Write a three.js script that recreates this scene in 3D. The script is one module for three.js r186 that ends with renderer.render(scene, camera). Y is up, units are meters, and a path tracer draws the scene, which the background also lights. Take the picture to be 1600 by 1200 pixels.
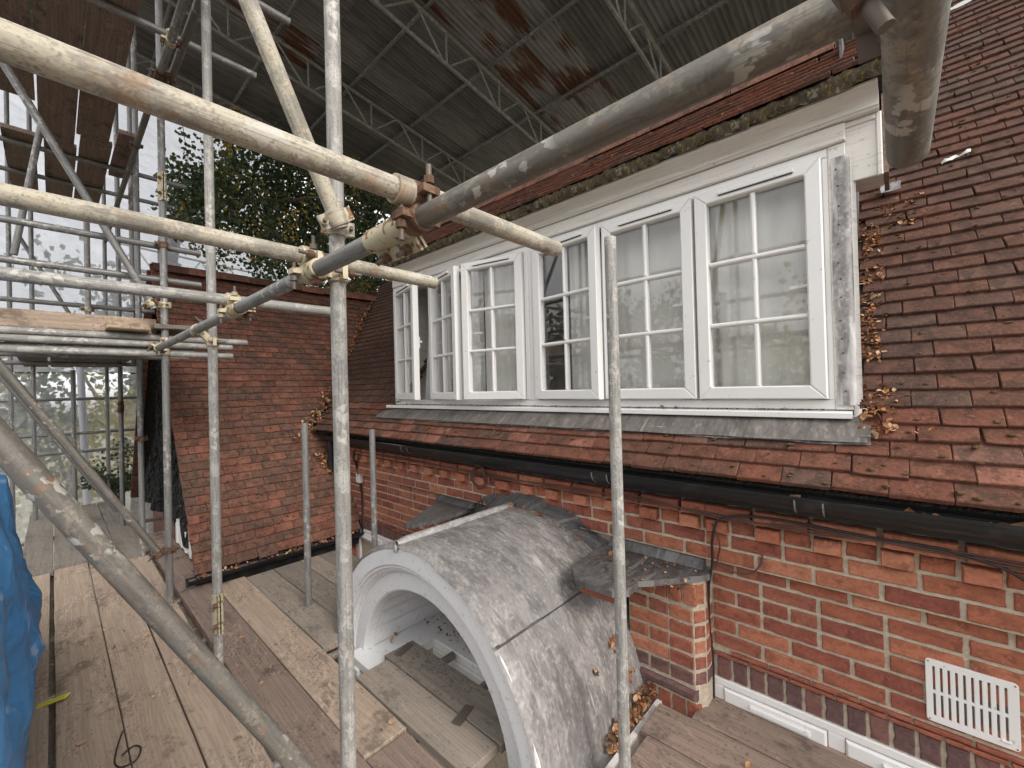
import * as THREE from 'three';
import { mergeGeometries } from 'three/addons/utils/BufferGeometryUtils.js';

// ---------------------------------------------------------------- camera, sky, sun, exposure
const D2R = Math.PI / 180;
const scene = new THREE.Scene();
const camera = new THREE.PerspectiveCamera(2 * Math.atan(600 / 657) / D2R, 4 / 3, 0.02, 400);
camera.position.set(0, 1.62, 2.3);
{
  const yaw = 42.5 * D2R, pitch = 0.5 * D2R;
  camera.lookAt(-Math.sin(yaw) * Math.cos(pitch), 1.62 + Math.sin(pitch), 2.3 - Math.cos(yaw) * Math.cos(pitch));
  camera.rotateZ(-1.49 * D2R);
}
const sunDir = new THREE.Vector3(0.82, 0.60, 0.10).normalize();
{ // overcast sky: bright cloud deck, a little brighter overhead and towards the hidden sun
  const w = 256, h = 128, data = new Float32Array(w * h * 4);
  for (let j = 0; j < h; j++) for (let i = 0; i < w; i++) {
    const th = (j + 0.5) / h * Math.PI - Math.PI / 2, ph = (i + 0.5) / w * 2 * Math.PI - Math.PI;
    const d = new THREE.Vector3(Math.cos(th) * Math.cos(ph), Math.sin(th), Math.cos(th) * Math.sin(ph));
    const el = Math.max(0, d.y), s = Math.max(0, d.dot(sunDir));
    const k = th < 0 ? 0.25 : (0.86 + 0.5 * el) * (1 + 0.5 * s * s);
    const o = (j * w + i) * 4;
    data[o] = k * 1.0; data[o + 1] = k * 1.0; data[o + 2] = k * 1.03; data[o + 3] = 1;
  }
  const sky = new THREE.DataTexture(data, w, h, THREE.RGBAFormat, THREE.FloatType);
  sky.mapping = THREE.EquirectangularReflectionMapping;
  sky.magFilter = sky.minFilter = THREE.LinearFilter; sky.needsUpdate = true;
  scene.background = sky; scene.environment = sky;
}
const sun = new THREE.DirectionalLight(new THREE.Color(1, 0.94, 0.86), 1.5);
sun.position.copy(sunDir).multiplyScalar(40); sun.target.position.set(-3, 1, 0);
sun.position.add(sun.target.position);
sun.castShadow = true; sun.shadow.radius = 36; sun.shadow.mapSize.set(2048, 2048);
Object.assign(sun.shadow.camera, { left: -16, right: 16, top: 16, bottom: -16, near: 1, far: 90 });
scene.add(sun, sun.target);
const renderer = new THREE.WebGLRenderer({ antialias: true });
renderer.toneMapping = THREE.LinearToneMapping;
renderer.toneMappingExposure = 1.54;
renderer.shadowMap.enabled = true;

// ---------------------------------------------------------------- helpers
let seed = 20241;
const rnd = () => { seed = (seed + 0x6D2B79F5) | 0; let t = Math.imul(seed ^ (seed >>> 15), 1 | seed); t = (t + Math.imul(t ^ (t >>> 7), 61 | t)) ^ t; return ((t ^ (t >>> 14)) >>> 0) / 4294967296; };
const rr = (a, b) => a + (b - a) * rnd();
const pick = (a) => a[Math.floor(rnd() * a.length)];
const V = (x, y, z) => new THREE.Vector3(x, y, z);
const used = new Map();
function numbered(n) { const k = used.get(n) || 0; used.set(n, k + 1); return k ? n + '_' + String(k).padStart(3, '0') : n; }
function tag(o, label, category, group, kind) { o.userData.label = label; if (category) o.userData.category = category; if (group) o.userData.group = group; if (kind) o.userData.kind = kind; return o; }
function top(name, o, label, category, group, kind) { o.name = numbered(name); scene.add(o); if (label) tag(o, label, category, group, kind); return o; }
function mesh(name, geo, mat, parent) { const m = new THREE.Mesh(geo, mat); m.name = name; if (parent) parent.add(m); return m; }
function struct(name, geo, mat) { const m = mesh(name, geo, mat, scene); m.userData.kind = 'structure'; return m; }

// periodic value noise
function hash2(i, j, s) { let n = (i * 374761393 + j * 668265263 + s * 1274126177) | 0; n = Math.imul(n ^ (n >>> 13), 1274126177); return ((n ^ (n >>> 16)) >>> 0) / 4294967296; }
function vn(x, y, px, py, s) {
  const i = Math.floor(x), j = Math.floor(y), fx = x - i, fy = y - j, u = fx * fx * (3 - 2 * fx), v = fy * fy * (3 - 2 * fy);
  const m = (a, p) => ((a % p) + p) % p, a = m(i, px), b = m(i + 1, px), c = m(j, py), d = m(j + 1, py);
  return (hash2(a, c, s) * (1 - u) + hash2(b, c, s) * u) * (1 - v) + (hash2(a, d, s) * (1 - u) + hash2(b, d, s) * u) * v;
}
function fbm(u, v, fx, fy, o, s) { let r = 0, a = 0.5, t = 0; for (let k = 0; k < o; k++) { r += a * vn(u * fx, v * fy, fx, fy, s + k * 17); t += a; a *= 0.55; fx *= 2; fy *= 2; } return r / t; }
const ss = (a, b, x) => { const t = Math.min(1, Math.max(0, (x - a) / (b - a))); return t * t * (3 - 2 * t); };
const mix = (a, b, t) => [a[0] + (b[0] - a[0]) * t, a[1] + (b[1] - a[1]) * t, a[2] + (b[2] - a[2]) * t];
const enc = (c) => Math.round(255 * Math.min(1, Math.max(0, c <= 0.0031308 ? c * 12.92 : 1.055 * Math.pow(c, 1 / 2.4) - 0.055)));
// fn(u,v) -> [r,g,b,height]; linear colours. size in metres
function makeTex(w, h, sx, sy, fn) {
  const c = new Uint8Array(w * h * 4), b = new Uint8Array(w * h * 4);
  for (let j = 0; j < h; j++) for (let i = 0; i < w; i++) {
    const r = fn((i + 0.5) / w, (j + 0.5) / h), o = (j * w + i) * 4;
    c[o] = enc(r[0]); c[o + 1] = enc(r[1]); c[o + 2] = enc(r[2]); c[o + 3] = 255;
    b[o] = b[o + 1] = b[o + 2] = Math.round(255 * Math.min(1, Math.max(0, r[3]))); b[o + 3] = 255;
  }
  const mk = (d, srgb) => { const t = new THREE.DataTexture(d, w, h); t.wrapS = t.wrapT = THREE.RepeatWrapping; t.magFilter = THREE.LinearFilter; t.minFilter = THREE.LinearMipmapLinearFilter; t.generateMipmaps = true; t.repeat.set(1 / sx, 1 / sy); if (srgb) t.colorSpace = THREE.SRGBColorSpace; t.needsUpdate = true; return t; };
  return { map: mk(c, true), bumpMap: mk(b, false) };
}
const lin = (r, g, b) => new THREE.Color().setRGB(r, g, b);
function mat(t, o = {}) { return new THREE.MeshStandardMaterial({ roughness: 0.9, ...(t || {}), ...o }); }

// ---------------------------------------------------------------- textures and materials
function tubeTex(base, pale, paleAmt, rust, s) {
  return makeTex(256, 1024, 1, 1.3, (u, v) => {
    const st = fbm(u, v, 20, 14, 4, s), big = fbm(u, v, 3, 18, 5, s + 5), fl = fbm(u, v, 44, 380, 3, s + 9), sp = fbm(u, v, 16, 120, 3, s + 13);
    let c = mix(base, [base[0] * 0.72, base[1] * 0.71, base[2] * 0.70], ss(0.35, 0.75, st));
    c = mix(c, pale, ss(0.62 - paleAmt * 0.4, 0.80 - paleAmt * 0.4, big * 0.6 + sp * 0.4) * 0.85);
    c = mix(c, [0.10, 0.09, 0.08], ss(0.50, 0.78, fl * 0.7 + sp * 0.3) * 0.6);
    c = mix(c, [0.30, 0.14, 0.05], rust * ss(0.60, 0.80, fbm(u, v, 6, 36, 5, s + 21)) * 0.8);
    const cem = ss(0.60, 0.66, fbm(u, v, 7, 52, 4, s + 61)) * ss(0.5, 0.62, fbm(u, v, 2, 5, 2, s + 66)); c = mix(c, [0.56, 0.53, 0.48], cem * 0.75);
    c = mix(c, [0.15, 0.14, 0.13], ss(0.66, 0.72, fbm(u, v, 60, 10, 3, s + 71)) * 0.5);
    return [...c, 0.4 + 0.3 * sp + 0.2 * fl + 0.35 * cem];
  });
}
const tubeMats = {
  cream: mat(tubeTex([0.34, 0.31, 0.255], [0.50, 0.45, 0.345], 0.65, 0.5, 3), { bumpScale: 0.0015, roughness: 0.75, metalness: 0.1 }),
  pale: mat(tubeTex([0.33, 0.32, 0.295], [0.47, 0.455, 0.415], 0.45, 0.1, 31), { bumpScale: 0.0012, roughness: 0.65, metalness: 0.15 }),
  grey: mat(tubeTex([0.27, 0.265, 0.255], [0.36, 0.35, 0.335], 0.3, 0.05, 57), { bumpScale: 0.0008, roughness: 0.5, metalness: 0.35 }),
  dirty: mat(tubeTex([0.20, 0.185, 0.16], [0.33, 0.29, 0.23], 0.35, 0.5, 83), { bumpScale: 0.0012, roughness: 0.6, metalness: 0.25 }),
};
tubeMats.dark = tubeMats.grey;
const rustTex = makeTex(128, 128, 0.12, 0.12, (u, v) => { const n = fbm(u, v, 6, 6, 4, 7); return [...mix([0.11, 0.052, 0.03], [0.22, 0.135, 0.085], ss(0.35, 0.65, n)), n]; });
const goldTex = makeTex(128, 128, 0.12, 0.12, (u, v) => { const n = fbm(u, v, 5, 5, 4, 77), m = fbm(u, v, 9, 9, 3, 14); return [...mix(mix([0.52, 0.44, 0.27], [0.60, 0.55, 0.42], n), [0.22, 0.12, 0.06], ss(0.52, 0.68, m)), n]; });
const M = {
  rust: mat(rustTex, { roughness: 0.8, metalness: 0.3, bumpScale: 0.001 }),
  gold: mat(goldTex, { roughness: 0.6, metalness: 0.35, bumpScale: 0.001 }),
  bolt: mat(null, { color: lin(0.16, 0.13, 0.11), roughness: 0.6, metalness: 0.5 }),
};
function woodTex(a, b, dark, s, cem) {
  return makeTex(2048, 384, 2.6, 0.48, (u, v) => {
    const wob = (fbm(u, v, 4, 2, 2, s) - 0.5) * 0.07, g = fbm(u, v + wob, 6, 30, 4, s + 3), fine = fbm(u, v + wob * 0.5, 22, 130, 3, s + 8), st = fbm(u, v, 14, 4, 5, s + 12), sp = fbm(u, v, 220, 44, 3, s + 15), sc = fbm(u + v * 0.25, v, 70, 24, 4, s + 40), reg = fbm(u, v, 8, 3, 3, s + 30), dif = fbm(u, v, 120, 30, 4, s + 55);
    const ring = 0.5 + 0.5 * Math.sin((v + wob * 2.0) * 190 + 5 * fbm(u, v, 4, 2, 2, s + 70));
    let c = mix(a, b, ss(0.25, 0.75, g * 0.5 + fine * 0.4 + ring * 0.1));
    c = mix(c, dark, ss(0.52, 0.74, st * 0.7 + dif * 0.3) * 0.8);
    c = mix(c, dark, ss(0.62, 0.70, sp * 0.7 + reg * 0.3) * 0.6);
    c = mix(c, [a[0] * 1.35, a[1] * 1.36, a[2] * 1.38], cem * 0.6 * ss(0.60, 0.72, sc) * ss(0.46, 0.62, reg));
    const crack = ss(0.485, 0.5, g) * (1 - ss(0.5, 0.515, g));
    c = mix(c, [c[0] * 0.4, c[1] * 0.38, c[2] * 0.36], crack * 0.75 * ss(0.5, 0.62, reg));
    return [...c, 0.5 + 0.4 * (fine - 0.5) - 0.35 * crack + 0.25 * (sp - 0.5) + 0.04 * ring];
  });
}
const boardMats = [
  mat(woodTex([0.455, 0.35, 0.265], [0.335, 0.25, 0.185], [0.16, 0.12, 0.088], 201, 0.7), { bumpScale: 0.003, roughness: 0.95 }),
  mat(woodTex([0.33, 0.275, 0.225], [0.245, 0.205, 0.165], [0.12, 0.10, 0.08], 233, 0.5), { bumpScale: 0.003, roughness: 0.95 }),
  mat(woodTex([0.29, 0.21, 0.165], [0.195, 0.142, 0.112], [0.085, 0.062, 0.048], 267, 0.9), { bumpScale: 0.003, roughness: 0.95 }),
  mat(woodTex([0.26, 0.225, 0.185], [0.19, 0.16, 0.13], [0.095, 0.08, 0.065], 291, 0.5), { bumpScale: 0.003, roughness: 0.95 }),
];
const brickTex = [0, 1].map((k) => makeTex(256, 256, 0.5, 0.5, (u, v) => {
  const a = fbm(u, v, 10, 16, 4, 401 + k * 50), f = fbm(u, v, 50, 50, 3, 407 + k), w = fbm(u, v, 14, 9, 3, 419 + k);
  let c = mix([0.74, 0.72, 0.70], [1.12, 1.12, 1.10], ss(0.25, 0.75, a * 0.6 + f * 0.4)); c = mix(c, [0.42, 0.40, 0.40], ss(0.58, 0.74, w) * 0.5); c = mix(c, [1.5, 1.65, 1.75], ss(0.66, 0.76, f * 0.7 + w * 0.3) * 0.45); c = mix(c, [0.3, 0.28, 0.28], ss(0.68, 0.78, fbm(u, v, 70, 80, 2, 433 + k)) * 0.35);
  return [c[0] * 0.75, c[1] * 0.75, c[2] * 0.75, 0.5 * f + 0.5 * a];
}));
const brickMats = [[0.37, 0.128, 0.072], [0.33, 0.108, 0.064], [0.41, 0.152, 0.086], [0.275, 0.085, 0.056], [0.45, 0.18, 0.105], [0.31, 0.108, 0.07], [0.21, 0.075, 0.056]].map((c, i) => mat(brickTex[i % 2], { color: lin(c[0] * 1.3, c[1] * 1.3, c[2] * 1.3), bumpScale: 0.003, roughness: 0.92 }));
const purpleMats = [[0.17, 0.085, 0.075], [0.21, 0.10, 0.085], [0.145, 0.08, 0.075]].map((c, i) => mat(brickTex[i % 2], { color: lin(c[0] * 1.3, c[1] * 1.3, c[2] * 1.3), bumpScale: 0.003, roughness: 0.85 }));
const mortarTex = makeTex(256, 256, 0.4, 0.4, (u, v) => { const n = fbm(u, v, 30, 30, 3, 501), b = fbm(u, v, 4, 4, 3, 507); return [...mix([0.55, 0.465, 0.35], [0.42, 0.355, 0.27], ss(0.3, 0.7, n * 0.6 + b * 0.4)), n]; });
M.mortar = mat(mortarTex, { bumpScale: 0.004, roughness: 1 });
const tileTex = [0, 1, 2].map((k) => makeTex(256, 256, 0.6, 0.6, (u, v) => {
  const a = fbm(u, v, 8, 8, 4, 601 + k * 40), f = fbm(u, v, 60, 60, 3, 611 + k), m = fbm(u, v, 16, 16, 4, 617 + k * 3), l = fbm(u, v, 22, 22, 3, 631 + k * 7);
  let c = mix([0.62, 0.60, 0.58], [1.15, 1.13, 1.1], ss(0.25, 0.75, a * 0.6 + f * 0.4)); c = mix(c, [0.40, 0.42, 0.38], ss(0.52, 0.70, m) * 0.75); c = mix(c, [1.9, 2.1, 2.15], ss(0.66, 0.74, l * 0.6 + f * 0.4) * 0.5); c = mix(c, [0.32, 0.3, 0.28], ss(0.62, 0.74, f) * 0.5); c = mix(c, [1.7, 1.5, 1.35], ss(0.63, 0.72, fbm(u, v, 90, 90, 2, 661 + k)) * 0.4);
  return [c[0] * 0.55, c[1] * 0.55, c[2] * 0.55, 0.5 * f + 0.5 * a];
}));
const tileCols = [[0.185, 0.085, 0.055], [0.155, 0.075, 0.052], [0.215, 0.088, 0.055], [0.135, 0.075, 0.056], [0.165, 0.09, 0.065], [0.145, 0.088, 0.066], [0.235, 0.090, 0.055]];
const tileMats = tileCols.map((c, i) => mat(tileTex[i % 3], { color: lin(c[0] * 1.22, c[1] * 1.16, c[2] * 1.12), bumpScale: 0.004, roughness: 0.95 }));
const redTileMats = [[0.215, 0.10, 0.068], [0.185, 0.09, 0.063], [0.25, 0.105, 0.07], [0.165, 0.09, 0.066], [0.145, 0.078, 0.058], [0.20, 0.085, 0.057]].map((c, i) => mat(tileTex[i % 3], { color: lin(c[0] * 1.6, c[1] * 1.6, c[2] * 1.6), bumpScale: 0.004, roughness: 0.93 }));
M.roofDeck = mat(tileTex[1], { color: lin(0.07, 0.05, 0.04) });
const whiteTex = makeTex(256, 256, 0.9, 0.9, (u, v) => { const n = fbm(u, v, 5, 5, 4, 701), f = fbm(u, v, 70, 70, 2, 709), d = fbm(u, v, 24, 24, 3, 713); let c = mix([0.80, 0.79, 0.77], [0.76, 0.745, 0.715], n); c = mix(c, [0.33, 0.30, 0.26], ss(0.80, 0.86, f) * ss(0.55, 0.66, d) * 0.6); return [...c, 0.5 + 0.2 * n]; });
M.upvc = mat(whiteTex, { roughness: 0.32, bumpScale: 0.0002 });
const paintTex = makeTex(512, 256, 1.2, 0.6, (u, v) => { const n = fbm(u, v, 6, 6, 4, 721), f = fbm(u, v, 90, 70, 2, 727), g = fbm(u, v, 6, 60, 3, 731); let c = mix([0.76, 0.73, 0.68], [0.68, 0.645, 0.59], n); c = mix(c, [0.27, 0.24, 0.19], ss(0.82, 0.90, f) * 0.6); c = mix(c, [0.46, 0.41, 0.34], ss(0.60, 0.72, g) * 0.35); return [...c, g]; });
M.paint = mat(paintTex, { roughness: 0.6, bumpScale: 0.001 });
const porchTex = makeTex(256, 256, 0.8, 0.8, (u, v) => { const n = fbm(u, v, 5, 5, 4, 741), f = fbm(u, v, 60, 60, 3, 747); let c = mix([0.80, 0.80, 0.80], [0.73, 0.73, 0.725], n); c = mix(c, [0.40, 0.36, 0.30], ss(0.72, 0.80, f) * 0.6); return [...c, n]; });
M.porch = mat(porchTex, { roughness: 0.5, bumpScale: 0.001 });
function leadTex(s, streak) {
  return makeTex(768, 768, 1.1, 1.1, (u, v) => {
    const n = fbm(u, v, 5, 5, 5, s), k = fbm(u, v, 90, streak, 4, s + 4), p = fbm(u, v, 34, 22, 5, s + 9), f = fbm(u, v, 110, 80, 3, s + 15), reg = fbm(u, v, 3, 3, 4, s + 31);
    let c = mix([0.165, 0.153, 0.145], [0.265, 0.247, 0.235], ss(0.28, 0.72, n * 0.6 + f * 0.4));
    c = mix(c, [0.37, 0.345, 0.32], ss(0.40, 0.66, k * 0.4 + p * 0.35 + f * 0.25) * (0.35 + 0.4 * ss(0.35, 0.6, reg)));
    c = mix(c, [0.10, 0.09, 0.083], ss(0.52, 0.72, fbm(u, v, 30, 10, 4, s + 21)) * 0.5);
    c = mix(c, [0.47, 0.445, 0.42], ss(0.60, 0.74, p * 0.5 + f * 0.5) * 0.45);
    c = mix(c, [0.52, 0.50, 0.475], ss(0.62, 0.72, fbm(u + 0.03 * n, v, 18, 2, 4, s + 51)) * ss(0.45, 0.6, fbm(u, v, 4, 3, 3, s + 57)) * 0.75);
    return [...c, 0.5 * n + 0.25 * k + 0.25 * f];
  });
}
M.lead = mat(leadTex(801, 22), { roughness: 0.62, metalness: 0.15, bumpScale: 0.003 });
M.leadDark = mat(leadTex(851, 30), { color: lin(0.42, 0.42, 0.43), roughness: 0.6, metalness: 0.15, bumpScale: 0.004 });
M.leadDirtyShaded = mat(leadTex(861, 40), { color: lin(0.62, 0.60, 0.57), roughness: 0.7, metalness: 0.1, bumpScale: 0.004 });  // apron lead: dirt, plus shade under the sill put into its colour
M.leadPale = mat(leadTex(881, 20), { color: lin(1.25, 1.27, 1.3), roughness: 0.6, metalness: 0.15, bumpScale: 0.003 });
const blackTex = makeTex(128, 128, 0.5, 0.5, (u, v) => { const n = fbm(u, v, 8, 8, 4, 901); return [...mix([0.010, 0.010, 0.011], [0.026, 0.025, 0.024], ss(0.45, 0.75, n)), n]; });
M.black = mat(blackTex, { roughness: 0.42, bumpScale: 0.0004 });
M.cable = mat(null, { color: lin(0.022, 0.018, 0.017), roughness: 0.55 });
M.cableBrown = mat(null, { color: lin(0.09, 0.045, 0.032), roughness: 0.6 });
M.membrane = mat(blackTex, { color: lin(0.8, 0.8, 0.85), roughness: 0.8 });
const mossTex = makeTex(256, 256, 0.3, 0.3, (u, v) => { const n = fbm(u, v, 14, 14, 4, 921), m = fbm(u, v, 30, 30, 3, 927), l = fbm(u, v, 12, 12, 3, 933); let c = mix([0.030, 0.022, 0.015], [0.10, 0.075, 0.045], n); c = mix(c, [0.13, 0.10, 0.02], ss(0.60, 0.72, m)); c = mix(c, [0.26, 0.25, 0.22], ss(0.64, 0.74, l) * 0.6); return [...c, 0.5 * n + 0.5 * m]; });
M.moss = mat(mossTex, { bumpScale: 0.012, roughness: 1 });
M.glass = new THREE.MeshPhysicalMaterial({ color: lin(0.99, 0.99, 0.99), transmission: 1, thickness: 0, roughness: 0.02, ior: 1.52 });
const netTex = makeTex(256, 128, 0.5, 0.5, (u, v) => { const n = 0.5 + 0.5 * Math.sin(u * Math.PI * 2 * 64), b = fbm(u, v, 5, 4, 3, 951); return [...mix([0.64, 0.635, 0.575], [0.76, 0.755, 0.70], n * 0.5 + b * 0.5), n]; });
M.net = new THREE.MeshPhysicalMaterial({ ...netTex, bumpMap: null, roughness: 1, transmission: 0.12, thickness: 0, side: THREE.DoubleSide });
function tinTex(base, rust, s) {
  return makeTex(256, 512, 0.7, 2.2, (u, v) => {
    const n = fbm(u, v, 6, 4, 4, s), k = fbm(u, v, 30, 4, 4, s + 3), r = fbm(u, v, 3, 3, 5, s + 11), rk = fbm(u, v, 36, 5, 3, s + 19);
    let c = mix([base, base * 0.94, base * 0.95], [base * 0.6, base * 0.565, base * 0.565], ss(0.35, 0.7, n * 0.5 + k * 0.5));
    c = mix(c, [0.13, 0.048, 0.022], ss(0.56 - rust * 0.32, 0.66 - rust * 0.30, r * 0.72 + rk * 0.28));
    c = mix(c, [base * 1.5, base * 1.48, base * 1.45], ss(0.68, 0.76, k) * 0.4);
    return [...c, n];
  });
}
const tinMats = [mat(tinTex(0.27, -0.35, 1001), {}), mat(tinTex(0.20, -0.3, 1031), {}), mat(tinTex(0.36, -0.25, 1061), {}), mat(tinTex(0.36, 0.22, 1091), {})];
tinMats.forEach((m) => { m.roughness = 0.6; m.metalness = 0.0; m.bumpMap = null; m.side = THREE.DoubleSide; });
const sheetTex = makeTex(512, 512, 4, 4, (u, v) => { const n = fbm(u, v, 5, 7, 4, 1101), w = fbm(u, v + 0.06 * fbm(u, v, 3, 3, 2, 1107), 5, 16, 4, 1111), g = (Math.abs(((u * 40) % 1) - 0.5) > 0.47 || Math.abs(((v * 40) % 1) - 0.5) > 0.47) ? 1 : 0; return [...mix([0.80, 0.81, 0.83], [0.56, 0.575, 0.60], n * 0.7 + g * 0.15), w]; });
M.sheetClear = new THREE.MeshPhysicalMaterial({ color: lin(0.95, 0.96, 0.96), bumpMap: sheetTex.bumpMap, bumpScale: 0.02, roughness: 0.3, transmission: 0.8, thickness: 0, side: THREE.DoubleSide });
M.sheet = new THREE.MeshPhysicalMaterial({ ...sheetTex, bumpScale: 0.05, roughness: 0.55, transmission: 0.6, thickness: 0, side: THREE.DoubleSide });
const tarpTex = makeTex(512, 512, 1.2, 1.2, (u, v) => { const n = fbm(u, v, 5, 5, 4, 1201), f = fbm(u, v, 60, 60, 2, 1207), sp = fbm(u, v, 26, 26, 3, 1211), wr = fbm(u + 0.1 * n, v, 7, 4, 4, 1219); let c = mix([0.035, 0.155, 0.36], [0.075, 0.235, 0.45], n); c = mix(c, [0.30, 0.42, 0.54], ss(0.70, 0.76, sp) * 0.55); return [...c, 0.7 * wr + 0.3 * f]; });
M.tarp = mat(tarpTex, { roughness: 0.5, bumpScale: 0.02, side: THREE.DoubleSide });
const leafMats = [[0.34, 0.15, 0.055], [0.44, 0.22, 0.10], [0.24, 0.10, 0.045], [0.50, 0.30, 0.17]].map((c) => mat(null, { color: lin(...c), side: THREE.DoubleSide, roughness: 0.8 }));
const green = (c) => new THREE.MeshPhysicalMaterial({ color: lin(...c), roughness: 0.75, transmission: 0.35, thickness: 0, side: THREE.DoubleSide });
M.leafDark = green([0.045, 0.075, 0.022]); M.leafMid = green([0.075, 0.105, 0.028]); M.leafYellow = green([0.46, 0.33, 0.05]); M.leafLime = green([0.36, 0.36, 0.09]);
const barkTex = makeTex(128, 256, 0.4, 0.8, (u, v) => { const n = fbm(u, v, 12, 4, 4, 1301); return [...mix([0.09, 0.075, 0.06], [0.17, 0.15, 0.125], n), n]; });
M.bark = mat(barkTex, { bumpScale: 0.02 });
const grassTex = makeTex(256, 256, 3, 3, (u, v) => { const n = fbm(u, v, 20, 20, 4, 1401), b = fbm(u, v, 4, 4, 3, 1407); return [...mix([0.085, 0.082, 0.05], [0.16, 0.145, 0.10], n * 0.6 + b * 0.4), n]; });
M.grass = mat(grassTex, { bumpScale: 0.04 });

// ---------------------------------------------------------------- geometry helpers
function boxUV(g, ox = 0, oy = 0) {
  if (g.index) g = g.toNonIndexed();
  g.computeVertexNormals();
  const p = g.attributes.position, n = g.attributes.normal, uv = new Float32Array(p.count * 2), a = V(0, 0, 0), b = V(0, 0, 0), c = V(0, 0, 0);
  for (let i = 0; i < p.count; i += 3) {
    a.fromBufferAttribute(p, i); b.fromBufferAttribute(p, i + 1); c.fromBufferAttribute(p, i + 2);
    const fn = b.clone().sub(a).cross(c.clone().sub(a)), ax = Math.abs(fn.x), ay = Math.abs(fn.y), az = Math.abs(fn.z);
    for (let k = 0; k < 3; k++) {
      const x = p.getX(i + k), y = p.getY(i + k), z = p.getZ(i + k);
      const q = ay >= ax && ay >= az ? [x, z] : (ax > az ? [z, y] : [x, y]);
      uv[(i + k) * 2] = q[0] + ox; uv[(i + k) * 2 + 1] = q[1] + oy;
    }
  }
  g.setAttribute('uv', new THREE.BufferAttribute(uv, 2));
  return g;
}
// a chamfered slab: outline (counter-clockwise, xy), back at z=0, front at z=depth
function slab(outline, depth, ch, ox = 0, oy = 0, back = false) {
  const n = outline.length, cx = outline.reduce((s, p) => s + p[0], 0) / n, cy = outline.reduce((s, p) => s + p[1], 0) / n, pos = [];
  const inset = outline.map((p, i) => {
    const q = outline[(i + n - 1) % n], r = outline[(i + 1) % n];
    let ax = p[0] - q[0], ay = p[1] - q[1], bx = r[0] - p[0], by = r[1] - p[1]; const la = Math.hypot(ax, ay), lb = Math.hypot(bx, by); ax /= la; ay /= la; bx /= lb; by /= lb;
    let nx = -ay - by, ny = ax + bx; const l = Math.hypot(nx, ny); nx /= l; ny /= l; const k = ch / Math.max(0.5, nx * -ay + ny * ax);
    return [p[0] + nx * k, p[1] + ny * k];
  });
  const tri = (a, b, c) => pos.push(...a, ...b, ...c);
  for (let i = 0; i < n; i++) {
    const j = (i + 1) % n, A = inset[i], B = inset[j], C = outline[i], E = outline[j];
    tri([cx, cy, depth], [...A, depth], [...B, depth]);
    tri([...A, depth], [...C, depth - ch], [...E, depth - ch]); tri([...A, depth], [...E, depth - ch], [...B, depth]);
    tri([...C, depth - ch], [...C, 0], [...E, 0]); tri([...C, depth - ch], [...E, 0], [...E, depth - ch]);
    if (back) tri([cx, cy, 0], [...E, 0], [...C, 0]);
  }
  const g = new THREE.BufferGeometry(); g.setAttribute('position', new THREE.Float32BufferAttribute(pos, 3));
  return boxUV(g, ox, oy);
}
function roughRect(w, h, j, nx = 3, ny = 1, r = 0) { // centred, jittered edges
  const o = [], J = () => rr(-j, j);
  for (let i = 0; i < nx; i++) o.push([-w / 2 + w * i / nx + (i ? J() : r), -h / 2 + J()]);
  if (r) o.splice(1, 0);
  for (let i = 0; i < ny; i++) o.push([w / 2 + J(), -h / 2 + h * i / ny + (i ? J() : r)]);
  for (let i = 0; i < nx; i++) o.push([w / 2 - w * i / nx + (i ? J() : -r), h / 2 + J()]);
  for (let i = 0; i < ny; i++) o.push([-w / 2 + J(), h / 2 - h * i / ny + (i ? J() : -r)]);
  return o;
}
function box(x0, x1, y0, y1, z0, z1) { const g = new THREE.BoxGeometry(x1 - x0, y1 - y0, z1 - z0); g.translate((x0 + x1) / 2, (y0 + y1) / 2, (z0 + z1) / 2); return boxUV(g); }
// box with a small chamfer all round its front/top edges along a chosen facing
function cbox(x0, x1, y0, y1, z0, z1, c = 0.004) { const g = slab([[x0, y0], [x1, y0], [x1, y1], [x0, y1]], z1 - z0, c, 0, 0, true); g.translate(0, 0, z0); return g; }
function prismX(zy, x0, x1) { const s = new THREE.Shape(zy.map((p) => new THREE.Vector2(-p[0], p[1]))); const g = new THREE.ExtrudeGeometry(s, { depth: x1 - x0, bevelEnabled: false, curveSegments: 6 }); g.rotateY(Math.PI / 2); g.translate(x0, 0, 0); return boxUV(g); }
function prismZ(xy, z0, z1) { const s = new THREE.Shape(xy.map((p) => new THREE.Vector2(p[0], p[1]))); const g = new THREE.ExtrudeGeometry(s, { depth: z1 - z0, bevelEnabled: false }); g.translate(0, 0, z0); return boxUV(g); }
function prismY(xz, y0, y1) { const s = new THREE.Shape(xz.map((p) => new THREE.Vector2(p[0], -p[1]))); const g = new THREE.ExtrudeGeometry(s, { depth: y1 - y0, bevelEnabled: false }); g.rotateX(-Math.PI / 2); g.translate(0, y0, 0); return boxUV(g); }
// surface from a grid function f(i/n, j/m) -> [x,y,z,u,v]
function gridGeo(n, m, f) {
  const pos = [], uv = [], idx = [];
  for (let i = 0; i <= n; i++) for (let j = 0; j <= m; j++) { const p = f(i / n, j / m); pos.push(p[0], p[1], p[2]); uv.push(p[3], p[4]); }
  for (let i = 0; i < n; i++) for (let j = 0; j < m; j++) { const a = i * (m + 1) + j, b = a + m + 1; idx.push(a, b, a + 1, b, b + 1, a + 1); }
  const g = new THREE.BufferGeometry(); g.setAttribute('position', new THREE.Float32BufferAttribute(pos, 3)); g.setAttribute('uv', new THREE.Float32BufferAttribute(uv, 2)); g.setIndex(idx); g.computeVertexNormals(); return g;
}
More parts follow.
